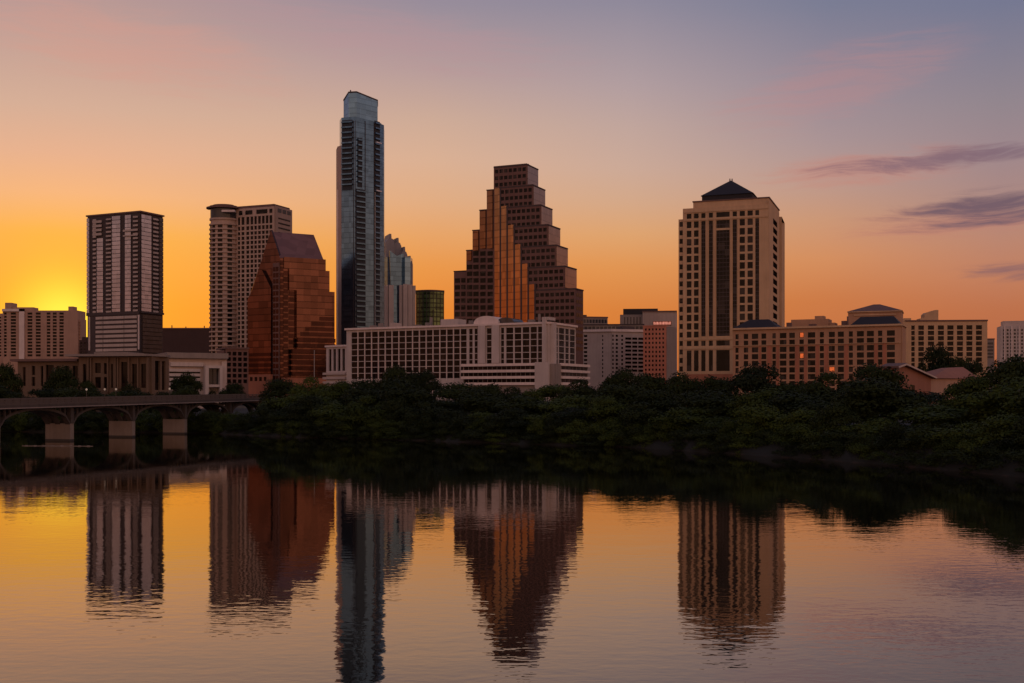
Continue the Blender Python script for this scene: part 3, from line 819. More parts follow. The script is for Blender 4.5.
# left shoulders
Lpx = [487, 479.8, 472.8, 466.6, 454.2]; Ltop = [190.2, 210.2, 230.4, 250.4, 271.4]; prev = 494
for k in range(5):
    vv = 1.0 + 1.2 * k
    uL = u_of(Lpx[k], vv); uR = u_of(prev, vv); 
    zt = Z(Ltop[k], pl(uL, vv).y)
    ff = Fr(pl(uL, vv), pl(uR + (1.5 if k else 0.2), vv))
    mb = MB(); mb.prism([ff.A, ff.B, ff.B + v * 14, ff.A + v * 14], 3, zt - .3)
    ystart = {0: 250, 1: 250, 2: 252, 3: 262, 4: 276}[k]
    rws = [(y, y + 4.6) for y in 251.2 + 6.75 * np.arange(0, 13) if y > ystart - 2]
    if k == 4: cols_ = [(455.0, 460.3), (461.3, 465.8)]
    else: cols_ = [(Lpx[k] + .6, Lpx[k] + 6.1)]
    facade(b, mb, ff, Ltop[k] + .4, 400, cols_, rws, .35, 'dark_glass')
    b.part('terrace', mb, 'brown_granite')
    if k < 4:
        fb = ff.z(ystart - 1.5 - (0 if k < 2 else 0)); fd = .4
        mb = MB(); mb.prism([ff.at(.15, .36), ff.at(ff.up(prev) - .35, 1.35), ff.at(ff.up(prev) - .35, .36)], max(fb, 3), zt - .6); b.part('golden_fin', mb, 'bronze_glass')
    mb = MB(); mb.prism([ff.at(-.25, .5), ff.at(ff.L, .5), ff.at(ff.L, -14), ff.at(-.25, -14)], zt - .28, zt + .25); b.part('coping', mb, 'dark_frame')
    prev = Lpx[k]
mb = MB(); p = pl(-1.2, 1.5); mb.prism([p, p + u * 1.2, p + u * 1.2 + v * 1.2, p + v * 1.2], Z(164.4, D0), Z(163.2, D0)); b.part('roof_vent', mb, 'dark_frame')
b.done()

# --- copper glass building
b = Bld('copper_glass_building', 'copper mirror glass building with a steep sloped roof and stepped right side', 'building', 285, 680, hide=lambda x, y: y > 380)
TH = 40
EV = P(280, 676)
gd = Vector((-math.cos(R(TH)), math.sin(R(TH)))); md = Vector((math.sin(R(TH)), math.cos(R(TH))))   # along the gable, along the ridge
md = Vector((math.cos(R(30)), math.sin(R(30)))); gd = Vector((-math.sin(R(30)), math.cos(R(30))))
def hit(O, dvec, px):
    k = (px - 512) / FPX
    return (k * O.y - O.x) / (dvec.x - k * dvec.y)
gl = hit(EV, gd, 248.2); gr = hit(EV, gd, 271)
ml = hit(EV, md, 323)
def cg(g_, m_): return EV + gd * g_ + md * m_
ze = Z(258, 676); zr = Z(232.5, cg(gr, 0).y); zb = Z(300, cg(gl, 0).y)
prof = [(0, 3), (0, ze), (gr, zr), (gl, zb), (gl, 3)]
mb = MB(); mb.loft([(*cg(a, 0), z) for a, z in prof], [(*cg(a, ml), z) for a, z in prof]); b.part('wall', mb, 'copper_glass')
# roof plane laid on the front slope
sl = Vector((gr, zr - ze)).normalized(); nx = Vector((-sl.y, sl.x))
mb = MB(); pr = [(0 + .15 * nx.x, ze + .15), (gr, zr + .25), (gr, zr + .55), (-.6, ze + .1)]
mb.loft([(*cg(a, -.3), z) for a, z in pr], [(*cg(a, ml + .3), z) for a, z in pr]); b.part('roof', mb, 'copper_roof')
m1, m2 = ml * .66, ml * .92
mb = MB(); mb.loft([(*cg(gr * .18 - .5, m1), ze + (zr - ze) * .18), (*cg(gr * .18 - .5, m2), ze + (zr - ze) * .18), (*cg(gr * .3 - .5, m2), ze + (zr - ze) * .3), (*cg(gr * .3 - .5, m1), ze + (zr - ze) * .3)], [(*cg(gr * .18, m1), ze + (zr - ze) * .18), (*cg(gr * .18, m2), ze + (zr - ze) * .18), (*cg(gr * .3, m2), ze + (zr - ze) * .3), (*cg(gr * .3, m1), ze + (zr - ze) * .3)]); b.part('dormer', mb, 'dark_frame')
# right hand steps
for p1, yt in ((325.3, 262), (328.6, 280), (333.4, 296.5)):
    t1 = hit(EV, md, p1)
    mb = MB(); mb.prism([cg(-.12 * (t1 - ml) , ml - 2), cg(-.12 * (t1 - ml), t1), cg(gl * .9, t1), cg(gl * .9, ml - 2)], 3, Z(yt, cg(0, t1).y)); b.part('step_block', mb, 'copper_glass')
fm = Fr(EV, cg(0, hit(EV, md, 333.4)))
# copper shells left of which the dark notch stays open
for p0, p1, y0, y1, n in ((283.6, 325.3, 258.5, 270, .8), (288.4, 328.6, 270.02, 291, 1.6), (295.4, 333.2, 291.02, 338, 2.4)):
    mb = MB(); fm.pbox(mb, p0, p1, y0, y1, 0.02, n); b.part('glass_bay', mb, 'copper_glass')
for k in range(7):
    y = 338.3 + 5.6 * k
    b.win(fm, fm.up(290 if k > 1 else 295.4), fm.up(333), fm.z(y + 4.0), fm.z(y), 2.2, 'deep_copper', 'ribbon_window', 2.1)
    mb = MB(); fm.pbox(mb, 289.5 if k > 1 else 295.4, 333.2, y + 4.02, y + 5.58, .02, 2.5); b.part('spandrel', mb, 'copper_glass')
for y, p0 in ((316.5, 318), (321.8, 310), (327.1, 304), (332.4, 299)):  # added ribbon rows; they paint the stepped dark reflection onto the mirror glass
    b.win(fm, fm.up(p0), fm.up(333), fm.z(y + 4.0), fm.z(y), 2.47, 'deep_copper', 'ribbon_window', .05)
# dark notch: stacked windows with thin frames
for (p0, p1, ya, yb) in ((280.2, 283.4, 262, 388), (283.6, 288, 272, 388), (288.6, 295, 292, 345)):
    for y in np.arange(ya, yb, 6.0): b.win(fm, fm.up(p0), fm.up(p1), fm.z(y + 4.6), fm.z(y), .12, 'deep_copper', 'notch_window', .1)
# small gable standing in front of the end wall
fg = Fr(P(249, 689), P(280.2, 676))
mb = MB(); fg.slab(mb, [(0, 3), (fg.L, 3), (fg.L, ze), (fg.up(271), zr), (0, Z(300, 689))], -1.5, 0); b.part('end_wall', mb, 'copper_glass')
U = lambda px: fg.up(px)
zz = lambda py: Z(py, 690)
mb = MB(); fg.slab(mb, [(U(249.6), 3), (U(273), 3), (U(273), zz(290)), (U(264), zz(271.5)), (U(249.6), zz(300))], .05, 1.8); b.part('end_gable', mb, 'copper_glass')
mb = MB(); fg.pbox(mb, 273.6, 279.8, 264, 390, .02, .8); b.part('notch_wall', mb, 'brown_granite')
for y in np.arange(268, 386, 6.0): b.win(fg, U(274), U(276.4), fg.z(y + 4.4), fg.z(y), .85, 'deep_copper', 'notch_window', .05); b.win(fg, U(276.9), U(279.4), fg.z(y + 4.4), fg.z(y), .85, 'deep_copper', 'notch_window', .05)
for k in range(4):
    y = 353 + 5.2 * k
    b.win(fg, U(250), U(272.8), fg.z(y + 3.2), fg.z(y), 1.9, 'deep_copper', 'ribbon_window', .09)
mb = MB(); fg.pbox(mb, 249.6, 273.5, 374.5, 396, .05, 3.0); b.part('plinth', mb, 'pink_stucco')
for k in range(5): b.win(fg, U(249 + 4.6 * k), U(251.6 + 4.6 * k), fg.z(381), fg.z(377), 3.06, 'brown_glass', 'plinth_window', .05)
mb = MB(); fm.pbox(mb, 281, 334, 378, 396, .05, 3.4); b.part('plinth', mb, 'pink_stucco')
b.done()

# --- brown trellis block left of it
b = Bld('parking_structure', 'low dark brown open concrete grid structure left of the copper building', 'building', 236, 640, hide=lambda x, y: y > 384)
fr = Fr(P(225.5, 636), P(248, 642)); mb = MB()
mb.prism([fr.at(0, -3), fr.at(fr.L, -3), fr.at(fr.L, -20), fr.at(0, -20)], 0, fr.z(350))
facade(b, mb, fr, 349, None, ev(226, 247.6, 4, .72), ev(351, 384, 6, .68), 1.0, 'brown_glass'); b.part('grid_frame', mb, 'brown_granite')
mb = MB(); fr.pbox(mb, 225, 248.5, 347.4, 349, -20.5, 1.6); b.part('roof_slab', mb, 'brown_cap'); b.done()

# --- white civic building behind the bridge
b = Bld('white_civic_building', 'white low building with a big square portal frame behind the bridge end', 'building', 196, 470, hide=lambda x, y: y > 388)
fr = Fr(P(167, 466), P(226.5, 478)); mb = MB()
mb.prism([fr.at(0), fr.at(fr.L), fr.at(fr.L, -22), fr.at(0, -22)], 0, fr.z(358.5)); b.part('wall', mb, 'pale_grey')
mb = MB(); fr.pbox(mb, 166, 227, 353, 358.4, -23, 2.2); b.part('roof_slab', mb, 'grey_concrete')
mb = MB(); fr.pbox(mb, 170, 202.5, 362.5, 366.5, .02, 1.4); b.part('band_course', mb, 'white_plaster')
for k in range(4):
    mb = MB(); fr.pbox(mb, 169, 200, 369 + 4.6 * k, 371.8 + 4.6 * k, .02, 1.0); b.part('louvre', mb, 'white_plaster')
    b.win(fr, fr.up(169.2), fr.up(199.8), fr.z(373.4 + 4.6 * k), fr.z(371.9 + 4.6 * k), .3, 'brown_glass', 'ribbon_window', .2)
mb = MB()
fr.pbox(mb, 203, 206.4, 365.5, 396, .02, 4); fr.pbox(mb, 217.3, 220.2, 365.5, 396, .02, 4); fr.pbox(mb, 206.42, 217.28, 365.5, 368.2, .02, 4); fr.pbox(mb, 206.42, 217.28, 384.5, 387, .02, 3.6)
b.part('portal_frame', mb, 'white_plaster')
for p0, p1 in ((206.8, 211.6), (212.2, 217)): b.win(fr, fr.up(p0), fr.up(p1), fr.z(384), fr.z(368.6), .9, 'grey_glass', 'portal_window', .5)
mb = MB(); fr.pbox(mb, 221, 226, 361, 396, .02, 1.2); b.part('end_pier', mb, 'pale_grey')
b.done()

# --- brown stone pavilion behind the bridge
b = Bld('stone_pavilion', 'low brown stone building with a thin overhanging flat roof behind the bridge', 'building', 95, 400, hide=lambda x, y: y > 392)
f1 = Fr(P(19, 404), P(82, 400)); f2 = Fr(P(80, 392), P(150, 388)); f3 = Fr(P(150, 388), P(167, 398))
mb = MB(); mb.prism([f1.at(0), f1.at(f1.L), f1.at(f1.L, -25), f1.at(0, -25)], 0, f1.z(361.5))
facade(b, mb, f1, 361.5, None, [(24, 27, [(367, 386)]), (33, 36.5, [(366, 375), (377, 386)]), (42, 44.5, [(366, 386)]), (47, 55, [(365, 388)]), (58, 61, None), (66, 70, None), (74, 79, None)], [(366, 387)], .8, 'brown_glass'); b.part('wing_wall', mb, 'brown_stone')
mb = MB(); mb.prism([f2.at(0), f2.at(f2.L), f3.at(f3.L), f3.at(f3.L, -25), f2.at(0, -25)], 0, f2.z(356.5))
facade(b, mb, f2, 356.5, None, [(84, 87.5, None), (96, 102, [(363, 373), (377, 388)]), (105, 108.5, [(363, 374), (377, 388)]), (112, 114, None), (122, 128.5, [(362, 390)]), (133, 138, None), (142, 147, None)], [(364, 388)], .8, 'brown_glass')
facade(b, mb, f3, 356.5, None, [(153, 158, [(361, 390)]), (160, 163.5, [(361, 390)])], [(364, 388)], .8, 'brown_glass'); b.part('wall', mb, 'brown_stone')
for px in (90.5, 93, 110, 117.5, 119.8, 131, 140, 149.4):
    mb = MB(); f2.pbox(mb, px - .6, px + .6, 358, 392, .82, 1.7); b.part('column', mb, 'brown_stone')
mb = MB(); mb.prism([f1.at(-2, 2.4), f1.at(f1.L - .5, 2.4), f1.at(f1.L, -26), f1.at(-2, -26)], f1.z(361.4), f1.z(359)); b.part('roof_slab', mb, 'brown_cap')
mb = MB(); mb.prism([f2.at(-4, 3), f2.at(f2.L * .6, 3.4), f2.at(f2.L, 3.0), f3.at(f3.L * .6, 2.2), f3.at(f3.L + 2.2, 0), f3.at(f3.L + 2, -26), f2.at(-4, -26)], f2.z(356.4), f2.z(354.2)); b.part('roof_slab', mb, 'grey_concrete')
mb = MB(); f2.pbox(mb, 88, 122, 351.6, 354.15, -16, -4); b.part('roof_plant', mb, 'grey_concrete')
b.done()

# --- pyramid topped tower
A, C, B, D = rect_plan(683, 768.5, 779.5, 540, 20, 40)
b = Bld('pyramid_roofed_tower', 'tan stone office tower with a dark pyramid roof and a tall central glass strip', 'tower', 730, 545, TOW, hide=lambda x, y: y > 384 or (x > 733 and y > 326))
ff, fs = Fr(A, C), Fr(C, B)
poly = [A, C, B, D]
mb = MB(); mb.prism(inset(poly, .5), 0, ff.z(206.5))
lowrows = [(y, y + 6.5) for y in 229 + 8.5 * np.arange(0, 13)]
std = [(212, 217), (220, 226.4)] + lowrows + [(340.4, 345.6)]
tall = std + [(350, 371)]
def strip(lo): return [(212, 217), (220, 336), (340.4, 345.6), (350, 371)] if lo else [(212, 217), (220, 336)]
cols_ = [(686.9, 691.6, std + [(350, 371)]), (694.1, 698.7, std + [(350, 371)]), (701.4, 705.6, strip(1)), (709, 713, strip(1)),
         (716.4, 729.8, [(212, 217), (220, 228), (230, 336), (340.4, 345.6), (350, 371)]), (732.8, 737, [(212, 217), (220, 336)]),
         (739.8, 745, std), (747.6, 752.9, std), (755.4, 759.2, strip(0))]
facade(b, mb, ff, 206.5, None, [c_ for c_ in cols_], std, .4, 'dark_glass', ext=(0, .2))
frw = [(y, y + 5.4) for y in 219.5 + 8.5 * np.arange(0, 18)]
facade(b, mb, fs, 206.5, None, [(772.6, 776.8)], frw, .25, 'dim_glass')
b.part('wall', mb, 'tan_stone')
# mullion grids of the tall strips
mb = MB()
for p0, p1 in ((701.4, 705.6), (709, 713), (716.4, 729.8), (732.8, 737), (755.4, 759.2)):
    for y in np.arange(224, 336, 4.25): ff.pbox(mb, p0 + .05, p1 - .05, y, y + .7, .041, .16)
    n_ = 3 if p1 - p0 > 8 else 1
    for k in range(n_):
        px = p0 + (p1 - p0) * (k + 1) / (n_ + 1); ff.pbox(mb, px - .15, px + .15, 220.1, 335.9, .042, .2)
b.part('mullion', mb, 'dark_frame')
mb = MB()
for y0, y1 in ((209.4, 211), (217.6, 219.2), (337, 339.6), (346.4, 349), (371.4, 374)): ff.pbox(mb, 684, 768.4, y0, y1, .402, .7)
for px in (699.6, 707.3, 714.8, 731.3, 738.6): ff.pbox(mb, px - .55, px + .55, 219.25, 336.95, .402, .8)
b.part('trim', mb, 'tan_stone')
# outer left shoulder
uu_ = ff.up(678.4); fl = Fr(ff.at(uu_, -.8), ff.at(.3, -.8))
mb = MB(); mb.prism([fl.at(0), fl.at(fl.L), fl.at(fl.L, -20), fl.at(0, -20)], 0, fl.z(219.5))
facade(b, mb, fl, 219.5, None, [(679.7, 683.2)], [(y, y + 5) for y in 222 + 8.5 * np.arange(0, 18)], .5, 'dark_glass'); b.part('shoulder', mb, 'tan_stone')
# crown
cr = [A + (C - A) * .115 + ff.n * -1.5, C + ff.n * -1.5, B + ff.n * -1.5, B + (D - B) * .9]
mb = MB(); mb.prism(cr, ff.z(206.4), ff.z(200)); b.part('crown', mb, 'tan_stone')
mb = MB(); mb.prism(inset(cr, -.5), ff.z(199.95), ff.z(198.8)); b.part('coping', mb, 'brown_cap')
cen = (A + C) / 2 - ff.n * 20 + ff.u * 1.5
w_ = 12.8; base = [cen + (ff.u * a + ff.n * c_) * w_ for a, c_ in ((-1, 1), (1, 1), (1, -1), (-1, -1))]
pc = P(731, cen.y); cen = Vector((pc.x, cen.y)); base = [cen + (ff.u * a + ff.n * c_) * w_ for a, c_ in ((-1, 1), (1, 1), (1, -1), (-1, -1))]
zb_ = Z(198.6, cen.y); mb = MB(); mb.prism(inset(base, .8), ff.z(200), zb_); b.part('roof_drum', mb, 'dark_roof')
mb = MB(); mb.cone(base, zb_, (cen.x, cen.y, Z(180.3, cen.y))); b.part('pyramid_roof', mb, 'dark_roof')
mb = MB()
for q_ in (-.7, 0, .7): mb.tube((cen.x + q_, cen.y, Z(181, cen.y)), (cen.x + q_, cen.y, Z(178.6, cen.y)), .22, .15, 5)
b.part('finial', mb, 'dark_frame')
# right rear wing
rw_ = [B + ff.n * -2 + ff.u * -3, P(781.8, B.y + 2), P(781.8, B.y + 24), B + ff.n * -26]
mb = MB(); mb.prism(rw_, 0, Z(216, B.y)); b.part('wing', mb, 'tan_stone')
mb = MB(); ff.pbox(mb, 686, 734, 374.2, 392, 1.2, 3.2); b.part('base_wall', mb, 'pink_stucco')
b.done()

# --- white hotel on the bank
A, C, B, D = rect_plan(347, 548, 575, 490, 27, 40)
b = Bld('white_hotel', 'long white hotel with a grid of dark windows and banded podium on the bank', 'building', 460, 510, hide=lambda x, y: y > (378 if x < 440 else 388))
ff, fs = Fr(A, C), Fr(C, B)
mb = MB(); poly = [A, C, B, B + (A - C) * .25, A + (B - C) * .6]
zt = Z(323, 490)
mb.prism(inset(poly, .3), 0, zt - .6)
# rows are laid out in metres from the roof so that they stay level
floor_h = 2.78
def zrows(n, top=zt - 1.5, h=floor_h, fill=.89): return [(top - h * k - h * fill, top - h * k) for k in range(n)]
def facade_z(b, mb, fr, z0, z1, cols, t, mat, name='window', ext=(0, 0)):
    cs = [(fr.up(c_[0]), fr.up(c_[1]), c_[2]) for c_ in cols]
    for a, c_ in comp([(c[0], c[1]) for c in cs], -ext[0], fr.L + ext[1]): fr.box(mb, a, c_, z0, z1, 0, t)
    for u0, u1, rz in cs:
        for a, c_ in comp(rz, z0, z1): fr.box(mb, u0, u1, a, c_, 0, t)
        for a, c_ in rz: b.win(fr, u0, u1, a, c_, .05, mat, name)
r9, r6 = zrows(8), zrows(6)
cols_ = [(c0, c1, r9) for c0, c1 in ev(351.5, 467.5, 17, .85)]
cols_ += [(469.6, 473, r9), (475, 478, r9), (487.3, 492, r6), (501.4, 504.4, r6), (506.6, 513.6, r6), (515, 521.7, r6), (523, 529.7, r6), (531, 537.2, r6), (538.4, 543.6, r6)]
facade_z(b, mb, ff, 0, zt - .4, cols_, .4, 'brown_glass')
facade_z(b, mb, fs, 0, zt - .4, [(554.2, 557.2, r6), (558.2, 563.6, r6), (564.6, 568.2, r6), (569.2, 574.2, r6)], .4, 'grey_glass', ext=(.4, 0))
b.part('wall', mb, 'white_plaster')
mb = MB()
ff.box(mb, -.6, ff.L + .4, zt - .38, zt + .5, -.5, 1.3); fs.box(mb, .2, fs.L + .4, zt - .38, zt + .48, -.5, 1.25); b.part('cornice', mb, 'white_concrete')
mb = MB(); mb.prism(inset(poly, 1.6), zt - .5, zt - .2); b.part('roof', mb, 'grey_concrete')
mb = MB(); ff.pbox(mb, 544.6, 547.4, 321, 400, .42, 2.6); ff.pbox(mb, 479.6, 486.4, 327, 364, .42, 1.4); ff.pbox(mb, 493, 500.4, 327, 364, .42, 1.4); b.part('pier', mb, 'white_plaster')
mb = MB(); fs.box(mb, 1.2, 3.6, 0, zt + .2, .42, 2.4); b.part('pier', mb, 'white_plaster')
# thin proud mullions and floor ledges
mb = MB()
for c0, c1 in zip([c[1] for c in cols_[:16]], [c[0] for c in cols_[1:17]]):
    uc = (ff.up(c0) + ff.up(c1)) / 2; ff.box(mb, uc - .12, uc + .12, zt - 24.5, zt - .42, .402, .55)
b.part('fin', mb, 'white_concrete')
# podium
p0u, p1u = ff.up(468.5), ff.L
zp = Z(363.5, 495)
mb = MB(); ff.box(mb, p0u, p1u + 5.2, 0, zp - .4, .42, 5.0); fs.box(mb, -4.0, fs.L + 2.2, 0, zp - .4, .42, 5.4); b.part('podium_wall', mb, 'grey_concrete')
for k in range(4):
    z = zp - 2.75 * k
    mb = MB(); ff.box(mb, p0u - .4, ff.up(541), z - 1.15, z, 4.2, 6.2); b.part('podium_band', mb, 'white_concrete')
    mb = MB(); fs.box(mb, 1.5, fs.L + 2.8, z - 1.15, z, 4.8, 6.3); b.part('podium_band', mb, 'white_concrete')
    if k < 3:
        for c0, c1 in ev(469.5, 540, 15, .86): b.win(ff, ff.up(c0), ff.up(c1), z - 2.7, z - 1.2, 5.1, 'brown_glass', 'podium_window', .08)
        for q_ in range(7): b.win(fs, 2 + (fs.L - .2) * q_ / 7, 2 + (fs.L - .2) * (q_ + .84) / 7, z - 2.7, z - 1.2, 5.5, 'grey_glass', 'podium_window', .08)
mb = MB(); ff.box(mb, ff.up(541.2), p1u + 3.2, 0, zp + .3, 4.0, 6.4); b.part('podium_pier', mb, 'white_plaster')
# rooftop
def arch(fr, pa, pb, ytop, ybot, n0, n1, mat, name):
    ua, ub = fr.up(pa), fr.up(pb); z0, z1 = fr.z(ybot), fr.z(ytop)
    uz = [(ua + (ub - ua) * (.5 - .5 * math.cos(math.pi * k / 14)), z0 + (z1 - z0) * math.sin(math.pi * k / 14) ** .7) for k in range(15)]
    mb = MB(); fr.slab(mb, uz, n0, n1); return b.part(name, mb, mat)
fr_ = Fr(ff.A, ff.B); fr_.d = 500
for px, w_, hgt, n_ in ((360, 3, 1.8, -8), (371, 1.6, 2.6, -6), (403, 3.5, 1.5, -9), (417, 2, 2.2, -7), (424, .35, 4.5, -5), (462, 1.5, 2.4, -6), (521, 2.5, 2.0, -7), (533, .35, 4.2, -5)):
    u_ = ff.up(px); mb = MB(); ff.box(mb, u_, u_ + w_, zt + .3, zt + .3 + hgt, n_ - 2, n_); b.part('roof_vent', mb, 'grey_concrete')
arch(fr_, 473, 498, 315.2, 324.6, -10, -.4, 'white_concrete', 'arched_roof')
arch(fr_, 494, 512, 317.2, 324.4, -12, -2.0, 'grey_glass', 'arched_roof')
mb = MB(); ff.pbox(mb, 436, 453, 318.6, 326.5, -12, -4); b.part('penthouse', mb, 'white_plaster')
mb = MB(); ff.pbox(mb, 386.5, 391, 320.5, 328, -9, -3); b.part('lift_room', mb, 'pale_grey')
mb = MB(); ff.pbox(mb, 543.6, 549.5, 320.6, 323.5, -6, .6); b.part('pier_cap', mb, 'white_plaster')
b.done()

b = Bld('white_annex', 'small white annex with tall slim openings at the left end of the white hotel', 'building', 337, 560, hide=lambda x, y: y > 384)
fr = Fr(P(327.5, 566), P(348, 556)); mb = MB(); mb.prism([fr.at(0), fr.at(fr.L), fr.at(fr.L, -12), fr.at(0, -12)], 0, fr.z(347))
facade(b, mb, fr, 347, None, ev(329, 347, 4, .62), [(349, 371)], .8, 'brown_glass'); b.part('wall', mb, 'white_plaster')
mb = MB(); fr.pbox(mb, 326.8, 348.6, 345.2, 347, -12.4, 1.4); b.part('cornice', mb, 'white_concrete')
for k in range(3):
    mb = MB(); fr.pbox(mb, 326, 348.4, 372.5 + 4.4 * k, 374.8 + 4.4 * k, .82, 2.2); b.part('podium_band', mb, 'pale_grey')
b.done()

# --- tan riverside hotel, long wing
A = P(733, 500); Bq = P(901, 468)
b = Bld('riverside_hotel', 'long tan riverside hotel with dark hipped roofs and a few lit windows', 'building', 815, 480, hide=lambda x, y: y > (392 if 745 < x < 795 else 376))
ff = Fr(A, Bq)
side = Fr(Bq, Bq + Vector((7, 16)))
ztop = Z(329, 486)
mb = MB(); mb.prism([A + Vector((.2, .4)), Bq + Vector((-.4, .4)), Bq + Vector((5, 15)), A + Vector((6, 15))], 0, ztop)
cc_ = [(735.6, 738.8), (744, 748.4), (752, 758.4), (761.6, 766.4), (772.6, 776), (780, 786.6), (789.4, 795), (799.6, 804), (808, 815.4), (820, 824), (829, 835), (838, 844), (849, 853), (857, 864), (867, 874), (878.2, 882.4), (887, 895)]
hh = 2.96
rz = [(ztop - 1.5 - hh * k - hh * .76, ztop - 1.5 - hh * k) for k in range(10)]
facade_z(b, mb, ff, 0, ztop + .3, [(c0, c1, rz) for c0, c1 in cc_], .35, 'dark_glass')
side.box(mb, .37, side.L, 0, ztop + .3, 0, .5)
b.part('wall', mb, 'tan_stucco')
lit = ((799.6, 804, 0), (799.6, 804, 3), (829, 835, 5))
for c0, c1, k in lit:
    u0, u1 = ff.up(c0), ff.up(c1)
    mb = MB(); ff.box(mb, u0 + .25, u0 + (u1 - u0) * .9, rz[k][0] + .25, rz[k][1] - .1, .06, .12); b.part('lit_window', mb, 'lit_window')
for pa, pb in ((759.5, 761), (767.4, 771.6), (776.8, 779), (795.6, 799), (804.6, 807.2), (816, 819.2), (824.6, 828.4), (844.6, 848.4), (874.6, 877.8), (883, 886.4)):
    mb = MB(); ff.box(mb, ff.up(pa), ff.up(pb), 0, ztop - 1.6 - hh * 2 + .8, .352, .6); b.part('brick_pier', mb, 'pink_stucco')
mb = MB(); ff.box(mb, -.4, ff.L + .5, ztop + .32, ztop + 1.1, -.4, 1.3); side.box(mb, 1.35, side.L, ztop + .32, ztop + 1.08, -.4, 1.0); b.part('cornice', mb, 'tan_stone')
mb = MB(); ff.box(mb, 0, ff.L, ztop - 1.6 - hh * 2 + .85, ztop - 1.6 - hh * 2 + 1.08, .602, 1.0); b.part('belt_course', mb, 'tan_stone')
mb = MB(); mb.prism([A + Vector((1, 1.5)), Bq + Vector((-1, 1.5)), Bq + Vector((4.5, 14.6)), A + Vector((6.5, 14.6))], ztop + .001, ztop + .7); b.part('roof', mb, 'dark_roof')
def hip(fr, pa, pb, ybot, ytop, n0, n1, ridge=.3):
    ua, ub = fr.up(pa), fr.up(pb); za = ztop + 1.12; zz_ = za + (ybot - ytop) * fr.d / FPX
    ring0 = [(*fr.at(ua, n1), za), (*fr.at(ub, n1), za), (*fr.at(ub, n0), za), (*fr.at(ua, n0), za)]
    w = ub - ua; nm = (n0 + n1) / 2
    ring1 = [(*fr.at(ua + w * ridge, nm + .3), zz_), (*fr.at(ub - w * ridge, nm + .3), zz_), (*fr.at(ub - w * ridge, nm - .3), zz_), (*fr.at(ua + w * ridge, nm - .3), zz_)]
    mb = MB(); mb.loft(ring0, ring1); return b.part('hipped_roof', mb, 'dark_roof')
hip(ff, 733.5, 778, 330, 320.8, -13, 1.0, .28)
hip(ff, 851, 900, 327, 318.6, -10, 1.2, .16)
for px, w_, hgt, n_ in ((783, 2, 2.6, -6), (805, 3, 1.8, -7), (839, 2.2, 2.6, -5), (845, .3, 4.4, -4)):
    u_ = ff.up(px); mb = MB(); ff.box(mb, u_, u_ + w_, ztop + .72, ztop + .72 + hgt, n_ - 2, n_); b.part('roof_vent', mb, 'brown_cap')
# central block behind
fb = Fr(P(848, 500), P(901.5, 492)); mb = MB(); mb.prism([fb.at(0), fb.at(fb.L), fb.at(fb.L, -18), fb.at(0, -18)], 20, fb.z(312)); b.part('tower_block', mb, 'tan_stucco')
mb = MB(); fb.pbox(mb, 847.4, 902, 311, 312, -18.5, .6); fb.pbox(mb, 854, 896, 314.2, 315.4, .02, .4); b.part('cornice', mb, 'tan_stone')
zq = fb.z(311) ; mb = MB(); mb.loft([(*fb.at(-.4, .6), zq), (*fb.at(fb.L + .4, .6), zq), (*fb.at(fb.L + .4, -18.4), zq), (*fb.at(-.4, -18.4), zq)], [(*fb.at(fb.L * .46, -8), fb.z(303)), (*fb.at(fb.L * .58, -8), fb.z(303)), (*fb.at(fb.L * .58, -10), fb.z(303)), (*fb.at(fb.L * .46, -10), fb.z(303))]); b.part('hipped_roof', mb, 'brown_cap')
fq = Fr(P(790, 520), P(834, 512)); mb = MB(); fq.pbox(mb, 791, 828.5, 319.2, 334, -10, 0); fq.pbox(mb, 814, 823, 315.8, 319.2, -8, -2); fq.pbox(mb, 828.6, 834.6, 323, 334, -9, -1); b.part('roof_house', mb, 'tan_stucco')
mb = MB(); ff.pbox(mb, 757, 783, 390, 408, .9, 3); b.part('terrace_wall', mb, 'pink_stucco')
b.done()

b = Bld('hotel_wing', 'square tan hotel wing with eight window columns and a curved rooftop box', 'building', 946, 600, hide=lambda x, y: y > 370 or (918 < x < 966 and y > 354))
fr = Fr(P(900, 604), P(987, 600)); mb = MB(); mb.prism([fr.at(0), fr.at(fr.L), fr.at(fr.L, -14), fr.at(0, -14)], 0, fr.z(321.5))
wc = [(911, 914.4), (918, 923.6), (927.6, 933.8), (937.6, 943.6), (947, 953.2), (956.6, 962.6), (966, 972), (975.6, 981.6)]
facade(b, mb, fr, 321.5, None, wc, [(y, y + 4.3) for y in 325.4 + 5.35 * np.arange(0, 9)], .6, 'brown_glass'); b.part('wall', mb, 'tan_stone')
mb = MB(); fr.pbox(mb, 905, 987.4, 320, 321.4, -14.4, 1.0); b.part('parapet', mb, 'brown_cap')
mb = MB(); fr.pbox(mb, 901, 911, 318, 321.4, -12, .4); b.part('roof_house', mb, 'tan_stone')
ua, ub = fr.up(926), fr.up(940); z0 = fr.z(320)
mb = MB(); fr.slab(mb, [(fr.up(921.5), z0), (ub, z0), (ub, fr.z(309.4)), (ub - 2, fr.z(309.6)), (ua + 3, fr.z(311)), (ua + 1, fr.z(312)), (ua, fr.z(314)), (ua, fr.z(317)), (fr.up(921.5), fr.z(318))], -10, -3); b.part('curved_roof_house', mb, 'tan_stone')
b.done()

